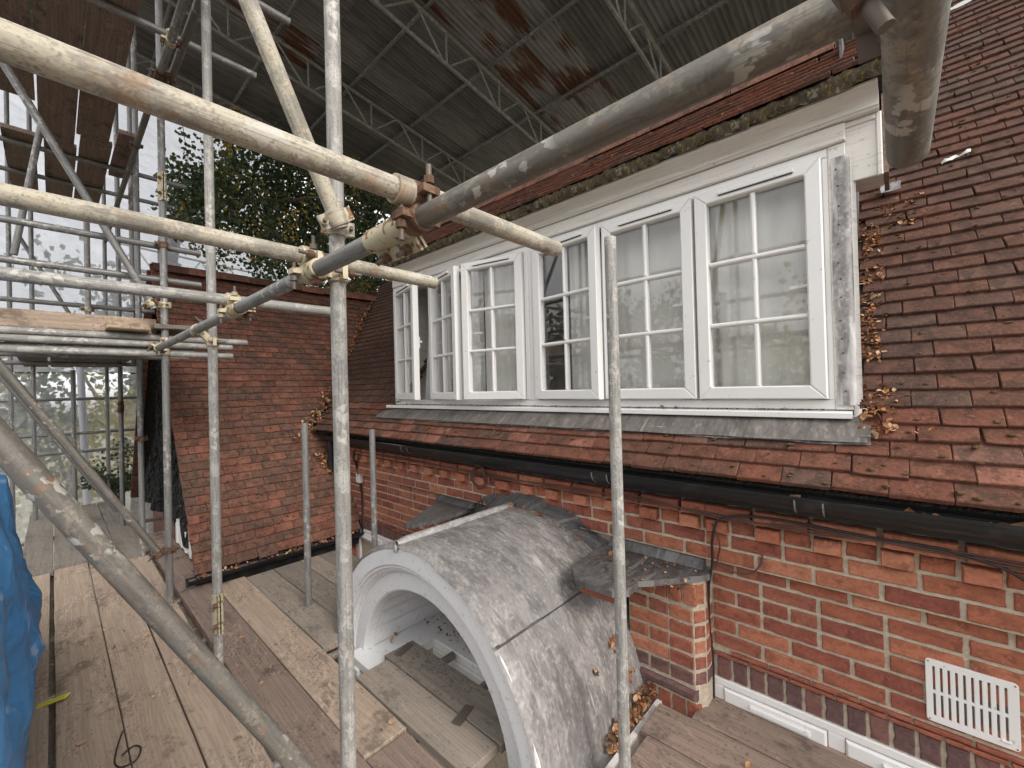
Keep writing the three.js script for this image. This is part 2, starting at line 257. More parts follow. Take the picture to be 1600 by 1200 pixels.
// closed profile [[r,z]...] swept about an axis parallel to z through (cx,cy), angles in degrees
function sweepArc(prof, cx, cy, a0, a1, n) {
  const m = prof.length, P = [...prof, prof[0]]; let acc = [0]; for (let k = 1; k <= m; k++) acc.push(acc[k - 1] + Math.hypot(P[k][0] - P[k - 1][0], P[k][1] - P[k - 1][1]));
  const parts = [];
  for (let k = 0; k < m; k++) parts.push(gridGeo(n, 1, (s, t) => { const a = (a0 + (a1 - a0) * s) * D2R, q = P[k + (t > 0.5 ? 1 : 0)]; return [cx + q[0] * Math.cos(a), cy + q[0] * Math.sin(a), q[1], s * Math.abs(a1 - a0) * D2R * P[0][0], acc[k + (t > 0.5 ? 1 : 0)]]; }));
  return mergeGeometries(parts);
}
// hollow scaffold tube between two points
function tubeGeo(len, r = 0.02415, w = 0.0035, seg = 22) {
  const off = rnd(), k = Math.max(1, Math.ceil(len / 0.6)), parts = [];
  parts.push(gridGeo(seg, k, (s, t) => [r * Math.cos(-s * 2 * Math.PI), t * len, r * Math.sin(-s * 2 * Math.PI), s, t * len + off * 3]));
  parts.push(gridGeo(seg, 1, (s, t) => [(r - w) * Math.cos(s * 2 * Math.PI), t * len, (r - w) * Math.sin(s * 2 * Math.PI), s, t * len]));
  for (const y of [0, len]) parts.push(gridGeo(seg, 1, (s, t) => { const a = (y ? -1 : 1) * s * 2 * Math.PI, q = r - w * t; return [q * Math.cos(a), y, q * Math.sin(a), s, y + t * 0.003]; }));
  return mergeGeometries(parts);
}
function aim(o, a, b) { o.position.copy(a); o.quaternion.setFromUnitVectors(V(0, 1, 0), b.clone().sub(a).normalize()); return o; }
function tube(name, a, b, m, label, category, group, r) {
  const A = V(...a), B = V(...b), o = new THREE.Mesh(tubeGeo(A.distanceTo(B), r), typeof m === 'string' ? tubeMats[m] : m);
  aim(o, A, B); return top(name, o, label, category || 'scaffold tube', group);
}
const rodGeo = (r, l, n = 8) => { const g = new THREE.CylinderGeometry(r, r, l, n); return g; };
// scaffold coupler clamping tube A (point a, direction da) to tube B
const ringHalf = (() => { // band round a tube whose axis is z
  const prof = [[0.0248, -0.024], [0.0305, -0.024], [0.0325, -0.018], [0.0325, 0.018], [0.0305, 0.024], [0.0248, 0.024]];
  return sweepArc(prof, 0, 0, 0, 360, 20);
})();
const lugGeo = (() => { const g = new THREE.BoxGeometry(0.026, 0.017, 0.044); g.translate(0.041, 0, 0); return boxUV(g); })();
const lug2Geo = (() => { const g = new THREE.BoxGeometry(0.02, 0.022, 0.04); g.translate(-0.037, 0, 0); return boxUV(g); })();
const nutGeo = (() => { const g = new THREE.CylinderGeometry(0.0125, 0.0125, 0.016, 6); g.translate(0.044, 0.022, 0); return g; })();
const boltGeo = (() => { const g = new THREE.CylinderGeometry(0.0062, 0.0062, 0.085, 8); g.translate(0.044, 0.014, 0); return g; })();
function clamp(parent, p, dir, toward, m, m2) {
  const h = new THREE.Group(); h.name = 'clamp'; parent.add(h); h.position.copy(p);
  const z = dir.clone().normalize(), y = toward.clone().addScaledVector(z, -toward.dot(z)).normalize(), x = y.clone().cross(z);
  h.quaternion.setFromRotationMatrix(new THREE.Matrix4().makeBasis(x, y, z));
  mesh('band', ringHalf, m, h); mesh('flap', lugGeo, m, h); mesh('hinge', lug2Geo, m2, h); mesh('nut', nutGeo, m2, h); mesh('bolt', boltGeo, M.bolt, h);
  return h;
}
function coupler(a, da, b, db, label, group, m = M.gold, m2 = M.rust) {
  const g = new THREE.Group(), A = V(...a), B = V(...b), o = A.clone().add(B).multiplyScalar(0.5);
  g.position.copy(o);
  const d = B.clone().sub(A); if (d.length() < 1e-4) d.set(0, 1, 0);
  clamp(g, A.clone().sub(o), V(...da), d.clone().negate(), m, m2); clamp(g, B.clone().sub(o), V(...db), d, m, m2);
  const pl = new THREE.Mesh(boxUV(new THREE.BoxGeometry(0.036, Math.max(0.008, d.length() - 0.042), 0.036)), m); pl.name = 'saddle_plate'; pl.quaternion.setFromUnitVectors(V(0, 1, 0), d.normalize()); g.add(pl);
  return top('scaffold_coupler', g, label, 'coupler', group);
}

// ---------------------------------------------------------------- setting: ground
{
  const g = new THREE.PlaneGeometry(240, 240, 1, 1); g.rotateX(-Math.PI / 2); g.translate(0, -2.25, 0);
  struct('ground', boxUV(g), M.grass);
  const p = box(-12, 8, -2.25, -2.21, 0, 9); struct('paving', p, mat(mortarTex, { color: lin(0.55, 0.50, 0.46) }));
}

// ---------------------------------------------------------------- the house
const house = new THREE.Group();
top('brick_house', house, 'red brick house with brown tiled roofs, white dormer windows and lead porch hood', 'house');

// ---- brickwork
const stretchers = [], headers = [], soldiers = [], creasers = [];
for (let k = 0; k < 7; k++) { stretchers.push(slab(roughRect(0.207, 0.0585, 0.0022, 7, 3), 0.030, 0.0035, rnd(), rnd())); headers.push(slab(roughRect(0.097, 0.0585, 0.0022, 4, 3), 0.030, 0.0035, rnd(), rnd())); soldiers.push(slab(roughRect(0.061, 0.100, 0.003, 3, 4), 0.030, 0.0035, rnd(), rnd())); creasers.push(slab(roughRect(0.158, 0.016, 0.0015, 4, 1), 0.034, 0.003, rnd(), rnd())); }
function brick(parent, geos, mats, x, y, z, ry = 0) { const b = mesh('brick', pick(geos), pick(mats), parent); b.position.set(x, y, z - 0.0265 + rr(-0.0015, 0.0015)); b.rotation.set(rr(-0.01, 0.01), ry, rr(-0.006, 0.006)); return b; }
const weighted = [0, 0, 1, 1, 2, 2, 3, 4, 5, 5, 1, 3].map((i) => brickMats[i]);
{ // main wall: mortar bed, bricks proud of it. x range, courses, face z
  const wall = mesh('wall', box(-4.9, 1.6, -2.2, 0.715, -0.25, 0), M.mortar, house);
  const upper = mesh('corbelled_wall', box(-4.9, 1.6, 0.717, 1.12, -0.25, 0.048), M.mortar, house);
  const zones = [[-0.735, 0.66], [-4.88, -2.45]];
  for (const [xa, xb] of zones) for (let c = 0; c < 6; c++) {
    const y = 0.27 + 0.075 * c + 0.0375; let x = xa, first = true;
    while (x < xb) {
      const hd = (first && c % 2) || (xa < -1 && rnd() < 0.04) || (c === 3 && Math.abs(x + 0.51) < 0.12), w = hd ? 0.1125 : 0.225, cx = x + w / 2; first = false;
      if (cx - w / 2 > xa - 0.04 && !(cx > 0.0 && cx < 0.34 && y > 0.30 && y < 0.51 && cx - w / 2 > 0.03 && cx + w / 2 < 0.31)) brick(wall, hd ? headers : stretchers, weighted, cx, y, 0.006);
      x += w;
    }
  }
  // soldier course over the ground floor windows and the two tile courses above it
  for (const [xa, xb] of [[-0.72, 0.66], [-4.6, -2.9]]) {
    for (let x = xa; x < xb; x += 0.0745) brick(wall, soldiers, purpleMats, x + 0.034, 0.165, 0.006);
    for (let r = 0; r < 2; r++) for (let x = xa + r * 0.08; x < xb; x += 0.166) { const b = mesh('creasing_tile', pick(creasers), pick([brickMats[5], brickMats[6], brickMats[1]]), wall); b.position.set(x + 0.07, 0.2315 + r * 0.0235, -0.016); }
  }
  for (const [xa, xb] of [[-0.74, 0.68], [-4.88, -2.2], [-2.2, -0.75]]) {
    for (let c = 0; c < 2; c++) { let x = xa; const y = 0.72 + 0.075 * c + 0.0375; if (c) { brick(upper, headers, weighted, x + 0.05, y, 0.054); x += 0.1125; } while (x < xb) { brick(upper, stretchers, weighted, x + 0.11, y, 0.054); x += 0.225; } }
    for (let x = xa; x < xb; x += 0.221) { // dentils: projecting header, then a recessed one
      const b = brick(upper, headers, [brickMats[2], brickMats[4], brickMats[0]], x + 0.06, 0.907, 0.098); b.scale.z = 2.3; b.position.z = 0.03;
      const s = brick(upper, headers, weighted, x + 0.17, 0.907, 0.052);
    }
    for (let x = xa; x < xb; x += 0.225) { const b = brick(upper, stretchers, weighted, x + 0.11, 0.9825, 0.102); b.scale.z = 2.4; b.position.z = 0.035; }
  }
}
{ // canted pier beside the porch
  const px = -0.94, pier = mesh('pier', prismY([[-1.122, 0], [-1.122, 0.164], [-0.775, 0.164], [-0.737, 0.11], [-0.737, 0]], -0.9, 0.628), M.mortar, house);
  const side = (y, geos, mats) => { const b = brick(pier, geos, mats, -0.7775, y, 0.1485, 0.958); b.scale.x = 0.62; brick(pier, headers, mats, -0.7635, y, 0.055 + 0.0265, Math.PI / 2); };
  for (let c = 0; c < 9; c++) {
    const y = 0.545 - 0.077 * c; if (c === 0) { for (let x = -1.12; x < -0.80; x += 0.0735) brick(pier, soldiers, weighted, x + 0.037, 0.566, 0.176); { const b = brick(pier, soldiers, weighted, -0.7775, 0.566, 0.1485, 0.958); b.scale.x = 0.95; brick(pier, soldiers, weighted, -0.7635, 0.566, 0.09, Math.PI / 2); } continue; }
    const yy = y - 0.012;
    if (c === 6) { const m = mesh('brick', slab(roughRect(0.36, 0.05, 0.002, 6, 1), 0.07, 0.012, 0.3, 0.2), purpleMats[2], pier); m.position.set(-0.945, yy, 0.118); continue; }
    const mats = c === 5 ? purpleMats : (c > 6 ? weighted : weighted);
    if (c === 7) { for (let x = -1.12; x < -0.80; x += 0.0745) brick(pier, soldiers, [...weighted, purpleMats[1]], x + 0.037, yy - 0.018, 0.170); continue; }
    if (c % 2) { for (const [x, g] of [[-1.067, headers], [-0.954, headers], [-0.84, headers]]) { const b = brick(pier, g, mats, x, yy, 0.170); if (x === -0.84) b.scale.x = 1.14; } } else { brick(pier, stretchers, mats, -1.010, yy, 0.170); brick(pier, stretchers, mats, -0.838, yy, 0.170).scale.x = 0.56; }
    side(yy, headers, mats);
  }
}
{ // ground floor window heads, white
  for (const [x0, x1, mulls] of [[-0.742, 0.95, [-0.235, 0.29]], [-4.55, -2.95, [-3.95, -3.4]]]) {
    const f = mesh('ground_floor_window', mergeGeometries([cbox(x0, x1, 0.072, 0.108, -0.06, 0.012), cbox(x0, x0 + 0.05, -1.1, 0.0715, -0.06, 0.012), ...mulls.map((m) => cbox(m - 0.03, m + 0.03, -1.1, 0.0715, -0.06, 0.010))]), M.upvc, house);
    const xs = [x0 + 0.05, ...mulls, x1]; for (let i = 0; i + 1 < xs.length; i++) {
      const a = xs[i] + (i ? 0.033 : 0.003), b = xs[i + 1] - 0.033;
      const s = mesh('sash', mergeGeometries([cbox(a, b, 0.0, 0.068, -0.04, 0.022, 0.008), cbox(a, a + 0.06, -1.05, -0.001, -0.04, 0.022, 0.008), cbox(b - 0.06, b, -1.05, -0.001, -0.04, 0.022, 0.008)]), M.upvc, f);
      mesh('trickle_vent', cbox(a + 0.12, Math.min(b - 0.06, a + 0.38), 0.02, 0.042, 0.0225, 0.034, 0.003), M.upvc, f);
      mesh('pane', box(a + 0.06, b - 0.06, -1.05, 0.0, -0.02, -0.016), M.glass, f);
    }
    mesh('reveal', box(x0, x1, -1.2, 0.107, -0.22, -0.20), M.black, f);
  }
}
{ // louvred plastic vent
  const v = mesh('vent_grille', (() => {
    const s = new THREE.Shape(); const w = 0.234, h = 0.236, r = 0.012; s.moveTo(r, 0); s.lineTo(w - r, 0); s.quadraticCurveTo(w, 0, w, r); s.lineTo(w, h - r); s.quadraticCurveTo(w, h, w - r, h); s.lineTo(r, h); s.quadraticCurveTo(0, h, 0, h - r); s.lineTo(0, r); s.quadraticCurveTo(0, 0, r, 0);
    for (let i = 0; i < 10; i++) for (const [a, b] of [[0.022, 0.110], [0.118, 0.214]]) { const x = 0.017 + i * 0.0203, p = new THREE.Path(); p.moveTo(x, a); p.lineTo(x, b); p.lineTo(x + 0.0098, b); p.lineTo(x + 0.0098, a); p.closePath(); s.holes.push(p); }
    const g = new THREE.ExtrudeGeometry(s, { depth: 0.008, bevelEnabled: true, bevelSize: 0.0015, bevelThickness: 0.0015, bevelSegments: 1, curveSegments: 4 }); g.translate(0.053, 0.290, 0.0075); return boxUV(g);
  })(), M.upvc, house);
  mesh('fly_mesh', box(0.062, 0.278, 0.30, 0.517, 0.003, 0.0065), mat(null, { color: lin(0.16, 0.145, 0.13) }), v);
  mesh('slider', cbox(0.243, 0.268, 0.308, 0.316, 0.0172, 0.022, 0.002), M.upvc, v);
  for (const [x, y] of [[0.060, 0.297], [0.280, 0.297], [0.060, 0.519], [0.280, 0.519]]) { const s = mesh('screw', new THREE.CylinderGeometry(0.0025, 0.0025, 0.002, 8), M.bolt, v); s.rotation.x = Math.PI / 2; s.position.set(x, y, 0.0178); }
}

// ---- tiled roofs. A slope is given by its eave line point, run direction and profile
const tileGeos = []; for (let k = 0; k < 9; k++) { const o = roughRect(0.1668, 0.19, 0.0011, 6, 2, 0.0008); if (k === 0) o[0] = [o[0][0] + 0.006, o[0][1] + 0.003]; if (k === 5) o[6] = [o[6][0] - 0.004, o[6][1] + 0.004]; const g = slab(o, 0.019, 0.003, rnd(), rnd()); g.translate(0, 0.095, 0); tileGeos.push(g); }
const GAUGE = 0.087, TW = 0.168;
// place(s along run, d up the slope) -> {p, up(dir), n}; keep(x,y,z) decides which tiles exist
function tileRoof(part, prof, run, keep, mats, quota, redo) {
  const list = []; // profile: list of [h, y] points: h = horizontal distance inwards from the eave
  const segs = []; for (let i = 0; i + 1 < prof.length; i++) { const dx = prof[i + 1][0] - prof[i][0], dy = prof[i + 1][1] - prof[i][1]; segs.push({ a: prof[i], l: Math.hypot(dx, dy), dx, dy }); }
  const at = (d) => { let k = 0; while (k < segs.length - 1 && d > segs[k].l) { d -= segs[k].l; k++; } const s = segs[k], t = d / s.l; return { h: s.a[0] + s.dx * t, y: s.a[1] + s.dy * t, ang: Math.atan2(s.dy, s.dx) }; };
  const total = segs.reduce((s, q) => s + q.l, 0); let row = 0;
  for (let d = 0; d < total - 0.02; d += GAUGE, row++) {
    const q = at(d + 0.001), qn = at(Math.min(total, d + GAUGE)), q2 = { ang: Math.atan2(qn.y - q.y, qn.h - q.h) };
    const sag = () => rr(-0.003, 0.003), off = (row % 2) * TW / 2 + rr(-0.02, 0.02);
    for (let s = run.s0 + off - TW; s < run.s1 + TW; s += TW) {
      let c = s + TW / 2, sx = 1; if (run.end !== undefined && c + TW / 2 > run.end) { const w = run.end + rr(-0.004, 0.008) - (c - TW / 2); if (w < 0.02) continue; sx = w / TW; c = c - TW / 2 + w / 2; }
      const p = run.point(c, q.h, q.y); if (!keep(p, c, d)) continue;
      const ang = q2.ang - 0.175 + rr(-0.016, 0.016);
      list.push({ sx, p, ang, off: 0.025 + sag() * 0.7, dy: sag() * 1.4 - (rnd() < 0.025 ? 0.012 : 0), rz: rr(-0.012, 0.012) + (rnd() < 0.05 ? rr(-0.035, 0.035) : 0), g: Math.floor(rnd() * tileGeos.length), m: redo ? redo(p, row) ?? Math.floor(rnd() * mats.length) : Math.floor(rnd() * mats.length), dist: p.distanceTo(camera.position), s: c, d });
    }
  }
  list.sort((a, b) => a.dist - b.dist);
  const rest = mats.map(() => []);
  list.forEach((t, i) => {
    const m = new THREE.Mesh(tileGeos[t.g], mats[t.m]); m.name = 'tile';
    // local frame: x along run, y up the slope, z outward normal
    const X = run.dir.clone(), Yv = run.inward.clone().multiplyScalar(Math.cos(t.ang)).add(V(0, Math.sin(t.ang), 0)), Z = X.clone().cross(Yv);
    m.quaternion.setFromRotationMatrix(new THREE.Matrix4().makeBasis(X, Yv, Z)); m.rotateZ(t.rz); m.scale.x = t.sx;
    m.position.copy(t.p).addScaledVector(Z, t.off).addScaledVector(Yv, t.dy);
    if (i < quota) part.add(m); else { m.updateMatrix(); rest[t.m].push(tileGeos[t.g].clone().applyMatrix4(m.matrix)); }
  });
  rest.forEach((r, k) => { if (r.length) { const s = mesh('more_tiles', mergeGeometries(r), mats[k], part); s.userData.kind = 'stuff'; } });
  return list;
}
const MAINP = [[0, 1.165], [0.235, 1.385], [2.62, 4.44]]; // from z=0.235 going to -z
const mainZ = (y) => y < 1.385 ? 0.235 - (y - 1.165) * 1.068 : -(y - 1.385) / 1.281;
const wingX = (y) => -4.42 - (y - 0.12) / 1.49;
const deckSlab = (pts) => { const g = new THREE.BufferGeometry(); const pos = []; for (let i = 1; i + 1 < pts.length; i++) pos.push(...pts[0], ...pts[i], ...pts[i + 1]); g.setAttribute('position', new THREE.Float32BufferAttribute(pos, 3)); return boxUV(g); };
const mp = (x, y) => [x, y, mainZ(y)];
let mainTiles, wingTiles;
{
  const roof = mesh('main_roof', mergeGeometries([
    deckSlab([mp(-0.10, 1.385), mp(1.8, 1.385), mp(1.8, 4.44), mp(-0.10, 4.44)]), deckSlab([mp(-5.2, 1.165), mp(1.8, 1.165), mp(1.8, 1.385), mp(-5.35, 1.385)]),
    deckSlab([mp(-5.27, 1.385), mp(-3.76, 1.385), mp(-3.76, 4.44), mp(-6.55, 4.44), mp(-6.55, 3.12)]), deckSlab([mp(-3.77, 3.0), mp(-0.09, 3.0), mp(-0.09, 4.44), mp(-3.77, 4.44)]),
    deckSlab([[1.8, 4.44, -2.385], [1.8, 2, -5], [-6.55, 2, -5], [-6.55, 4.44, -2.385]]),
  ]), M.roofDeck, house); M.roofDeck.side = THREE.DoubleSide;
  const run = { s0: -6.6, s1: 1.5, dir: V(1, 0, 0), inward: V(0, 0, -1), point: (s, h, y) => V(s, y, 0.235 - h) };
  mainTiles = tileRoof(roof, MAINP, run, (p, s) => {
    if (p.x > 1.3) return false;
    if (p.x < -6.5) return false;
    if (p.x < wingX(p.y) + 0.02 && p.y < 3.13) return false;
    if (p.y > (p.x > -3.95 ? 1.315 : 1.37) && p.x > (p.y > 1.4 ? -3.70 : -3.86) && p.x < (p.y < 1.42 ? -0.05 : -0.165) && p.y < 3.2) return false;
    if (p.y >= 3.2 && p.x > -6.0 && p.x < -0.3) return false;
    return true;
  }, [...tileMats, redTileMats[1], redTileMats[2]], 300, (p) => (p.y > 1.45 && p.x < -3) ? pick([1, 3, 4, 5]) : (p.y < 1.42 && p.x > -4.2 ? pick([0, 2, 4, 6, 7, 8, 2]) : (p.x > -0.2 && p.y > 1.42 ? (fbm((p.x + 9) / 12, p.y / 12, 14, 22, 2, 77) > 0.55 ? pick([3, 5, 1]) : pick([0, 1, 4, 0, 1])) : null)));
  const wing = mesh('wing_roof', mergeGeometries([deckSlab([[-4.42, 0.12, 1.50], [-4.42, 0.12, -0.2], [wingX(3.12), 3.12, -1.6], [wingX(3.12), 3.12, 1.50]]), deckSlab([[wingX(3.12), 3.12, 1.5], [wingX(3.12), 3.12, -1.6], [-8.45, 0.12, -1.6], [-8.45, 0.12, 1.5]])]), M.roofDeck, house);
  const wrun = { s0: -1.55, s1: 1.44, end: 1.51, dir: V(0, 0, -1), inward: V(-1, 0, 0), point: (s, h, y) => V(-4.42 - h, y, s) };
  wrun.s0 = -1.5; wingTiles = tileRoof(wing, [[0.0, 0.09], [0.05, 0.185], [2.05, 3.13]], wrun, (p) => p.z < 1.55 && (p.y > 1.385 ? p.z > mainZ(p.y) - 0.02 : p.z > (p.y > 1.1 ? mainZ(p.y) : 0.0)), redTileMats, 300);
  // ridge tiles of the wing
  for (let z = 1.5; z > -1.5; z -= 0.33) { const r = mesh('ridge_tile', sweepArc([[0.115, 0], [0.13, 0], [0.13, 0.325], [0.115, 0.325]], 0, 0, 8, 172, 8), pick([redTileMats[2], redTileMats[1], redTileMats[3], tileMats[1]]), wing); r.position.set(wingX(3.12) - 0.01, 3.085 + rr(-0.006, 0.006), z - 0.325); }
  // verge undercloak along the gable
  mesh('verge', mergeGeometries([prismZ([[-4.40, 0.08], [-4.44, 0.10], [wingX(3.12), 3.12], [wingX(3.12), 3.06]], 1.44, 1.50)]), redTileMats[3], wing);
  for (let k = 0; k < 34; k++) { const y = 0.15 + k * 0.087, b = mesh('verge_tile', tileGeos[k % 9], pick(redTileMats), wing); b.position.set(-8.42 + (y - 0.12) / 1.49, y, 1.47); b.rotation.set(0, 0, 0.98 - Math.PI / 2); b.scale.set(0.25, 0.5, 4); }
}
{ // gable of the wing hung with black membrane, brick below
  mesh('gable_membrane', gridGeo(40, 30, (s, t) => { const y = 0.10 + t * 2.98, half = (3.12 - y) / 1.49, x = wingX(3.12) + (s - 0.5) * 2 * Math.max(0.01, half - 0.16); return [x, y, 1.36 + 0.05 * Math.sin(s * 34 + t * 3) * (1 - t) + 0.03 * Math.sin(t * 13 + s * 9), x, y]; }), M.membrane, house);
  mesh('wing_side_wall', box(-4.72, -4.56, -2.2, 0.10, 0.0, 1.29), brickMats[1], house);
  mesh('gable_wall', box(-8.35, -4.62, -2.2, 0.30, 0.9, 1.30), purpleMats[1], house);
  const gw = mesh('gable_window', mergeGeometries([cbox(-5.9, -4.72, 0.02, 0.27, 1.345, 1.40), ...[0, 1, 2, 3, 4].map((i) => cbox(-5.82 + i * 0.22, -5.78 + i * 0.22 + 0.02, 0.04, 0.25, 1.4005, 1.42))]), M.upvc, house);
  for (let i = 0; i < 4; i++) mesh('pane', box(-5.75 + i * 0.22, -5.62 + i * 0.22, 0.05, 0.23, 1.402, 1.404), M.glass, gw);
}
{ // gutters and downpipe
  const half = (r, n) => { const o = []; for (let i = 0; i <= n; i++) { const a = Math.PI + Math.PI * i / n; o.push([r * Math.cos(a), r * Math.sin(a)]); } for (let i = n; i >= 0; i--) { const a = Math.PI + Math.PI * i / n; o.push([(r - 0.005) * Math.cos(a), (r - 0.005) * Math.sin(a)]); } return o; };
  const lip = (r) => [[r - 0.012, 0.001], [r + 0.002, 0.001], [r + 0.002, 0.012], [r - 0.012, 0.012]];
  const sec = (x0, x1) => mergeGeometries([prismX(half(0.056, 10).map((p) => [0.172 + p[0], 1.122 + p[1]]), x0, x1), prismX(lip(0.056).map((p) => [0.172 + p[0], 1.122 + p[1]]), x0, x1)]);
  const gut = mesh('gutter', sec(-4.86, 1.5), M.black, house);
  for (const x of [-0.28, -1.25, -3.2, 0.42]) { mesh('gutter_union', prismX(half(0.0635, 10).map((p) => [0.172 + p[0], 1.124 + p[1]]), x - 0.055, x + 0.055), M.black, gut); for (const s of [-0.05, 0.046]) mesh('clip', prismX(half(0.066, 10).map((p) => [0.172 + p[0], 1.125 + p[1]]), x + s, x + s + 0.006), mat(null, { color: lin(0.2, 0.2, 0.2), roughness: 0.5 }), gut); }
  mesh('fascia_board', box(-4.9, 1.55, 1.03, 1.15, 0.05, 0.112), M.black, gut);
  mesh('stop_end', prismX([...half(0.058, 10).slice(0, 11)].map((p) => [0.172 + p[0], 1.122 + p[1]]), -4.868, -4.861), M.black, gut);
  const dp = mesh('downpipe', (() => { const g = new THREE.CylinderGeometry(0.034, 0.034, 0.36, 16); g.translate(-4.80, 0.86, 0.165); return boxUV(g); })(), M.black, house);
  mesh('outlet', (() => { const g = new THREE.CylinderGeometry(0.042, 0.042, 0.07, 16); g.translate(-4.80, 1.03, 0.165); return boxUV(g); })(), M.black, dp);
  const wg = mesh('wing_gutter', (() => { const o = half(0.052, 10).map((p) => [-4.385 + p[0], 0.088 + p[1]]); return prismZ(o, 0.02, 1.56); })(), M.black, house);
  mesh('stop_end', prismZ(half(0.056, 10).slice(0, 11).map((p) => [-4.385 + p[0], 0.088 + p[1]]), 1.56, 1.572), M.black, wg);
  mesh('fascia', box(-4.475, -4.45, -0.06, 0.10, 0.03, 1.50), M.black, wg);
}
// ---- dormer
{
  const WZ = -0.05, HEAD = 2.625, BOT = 1.485;
  // frame: head, sill rail, jambs, mullions
  const fr = mesh('window_frame', mergeGeometries([
    cbox(-3.72, -0.205, HEAD - 0.012, HEAD + 0.03, WZ - 0.06, WZ + 0.004), cbox(-3.72, -0.205, BOT, 1.528, WZ - 0.06, WZ + 0.004),
    ...[[-3.72, -3.694], [-3.138, -3.112], [-2.585, -2.556], [-1.998, -1.898], [-1.352, -1.338], [-0.784, -0.776], [-0.228, -0.205]].map(([a, b]) => cbox(a, b, 1.5285, HEAD - 0.0125, WZ - 0.06, WZ + (b - a > 0.05 ? 0.012 : 0.002), 0.003)),
    cbox(-1.974, -1.956, 1.53, HEAD - 0.014, WZ + 0.0125, WZ + 0.020, 0.004), cbox(-1.944, -1.926, 1.53, HEAD - 0.014, WZ + 0.0125, WZ + 0.020, 0.004),
  ]), M.upvc, house);
  const W = 0.546, H0 = 1.534, H1 = 2.610, ST = 0.062, SD = 0.05;
  function sash(hx, dir, open, label) { // dir +1: leaf runs to +x from its hinge
    const s = new THREE.Group(); s.name = 'casement_sash'; house.add(s); s.position.set(hx, 0, WZ + 0.006); s.rotation.y = -dir * open * D2R;
    if (label) s.userData.label = label;
    const X = (a) => dir > 0 ? a : a - W;
    const x0 = X(0), x1 = X(W), part = (n, o) => { const g = slab(o, SD, 0.006, rnd(), rnd(), true); g.translate(0, 0, -0.012); return mesh(n, g, M.upvc, s); };
    part('bottom_rail', [[x0, H0], [x1, H0], [x1 - ST, H0 + ST], [x0 + ST, H0 + ST]]); part('top_rail', [[x0 + ST, H1 - ST], [x1 - ST, H1 - ST], [x1, H1], [x0, H1]]);
    part('stile', [[x0, H0], [x0 + ST, H0 + ST], [x0 + ST, H1 - ST], [x0, H1]]); part('stile', [[x1 - ST, H0 + ST], [x1, H0], [x1, H1], [x1 - ST, H1 - ST]]);
    const gx0 = x0 + ST, gx1 = x1 - ST, gy0 = H0 + ST, gy1 = H1 - ST, cx = (gx0 + gx1) / 2, ph = (gy1 - gy0) / 3, pw = (gx1 - gx0) / 2;
    const bar = (a, b, c, d) => { const g = cbox(a, b, c, d, 0.004, 0.026, 0.007); mesh('glazing_bar', g, M.upvc, s); const k = cbox(a, b, c, d, -0.010, 0.000, 0.003); mesh('inner_bar', k, M.upvc, s); };
    for (let k = 0; k < 3; k++) bar(cx - 0.011, cx + 0.011, gy0 + ph * k + (k ? 0.0115 : 0), gy0 + ph * (k + 1) - (k < 2 ? 0.0115 : 0));
    for (let k = 1; k < 3; k++) bar(gx0, gx1, gy0 + ph * k - 0.011, gy0 + ph * k + 0.011);
    for (let i = 0; i < 2; i++) for (let k = 0; k < 3; k++) { const g = new THREE.PlaneGeometry(pw, ph); g.translate(gx0 + pw * (i + 0.5), gy0 + ph * (k + 0.5), 0.002); mesh('pane', g, M.glass, s); const g2 = new THREE.PlaneGeometry(pw, ph); g2.translate(gx0 + pw * (i + 0.5), gy0 + ph * (k + 0.5), -0.006); mesh('inner_pane', g2, M.glass, s); }
    mesh('trickle_vent', cbox(x0 + 0.12, x1 - 0.10, H1 - 0.036, H1 - 0.020, 0.0385, 0.050, 0.002), M.upvc, s);
    mesh('vent_slot', box(x0 + 0.125, x1 - 0.105, H1 - 0.0395, H1 - 0.037, 0.0385, 0.045), M.black, s);
    const hxp = dir > 0 ? x1 - 0.03 : x0 + 0.03;
    mesh('handle', mergeGeometries([cbox(hxp - 0.012, hxp + 0.012, 2.0, 2.10, -0.030, -0.0125, 0.003), cbox(hxp - (dir > 0 ? 0.11 : 0.008), hxp + (dir > 0 ? 0.008 : 0.11), 2.05, 2.068, -0.052, -0.0305, 0.004)]), M.upvc, s);
    return s;
  }
  sash(-3.690, 1, 14, 'casement at the left end swung open beside the tiled slope'); sash(-3.116, 1, 14, 'second casement from the left, swung open'); sash(-2.004, -1, 12.5, 'third casement from the left, ajar with free edge at left');
  sash(-1.888, 1, 5, 'casement just right of the wide centre mullion, slightly ajar'); sash(-1.334, 1, 0, 'closed casement behind the upright tube'); sash(-0.774, 1, 0, 'closed casement at the right end');
  // fascia, cornice, mossy eaves
  mesh('fascia', cbox(-3.74, -0.14, 2.6565, 2.735, WZ - 0.03, -0.026, 0.005), M.paint, house);
  const cor = []; for (let i = 0; i <= 8; i++) { const a = i / 8 * Math.PI / 2; cor.push([0.075 - 0.075 * Math.cos(a) - 0.0, 2.747 + 0.052 * Math.sin(a)]); }
  mesh('cornice', prismX([[-0.08, 2.737], [-0.012, 2.737], [-0.006, 2.746], ...cor, [0.082, 2.801], [0.082, 2.812], [-0.08, 2.812]], -3.80, -0.028), M.paint, house);
  const moss = mesh('mossy_eave_edge', gridGeo(260, 7, (s, t) => { const x = -3.85 + s * 3.84, a = t * Math.PI * 1.15 - 0.95, n = fbm(s, t, 160, 6, 3, 41) - 0.5, n2 = fbm(s, t, 30, 3, 3, 47) - 0.5; const r = 0.043 + 0.036 * n + 0.02 * n2; return [x + 0.012 * n, 2.838 + r * Math.sin(a) * 1.05, 0.086 + r * Math.cos(a) * 0.85, x, t * 0.1]; }), M.moss, house);
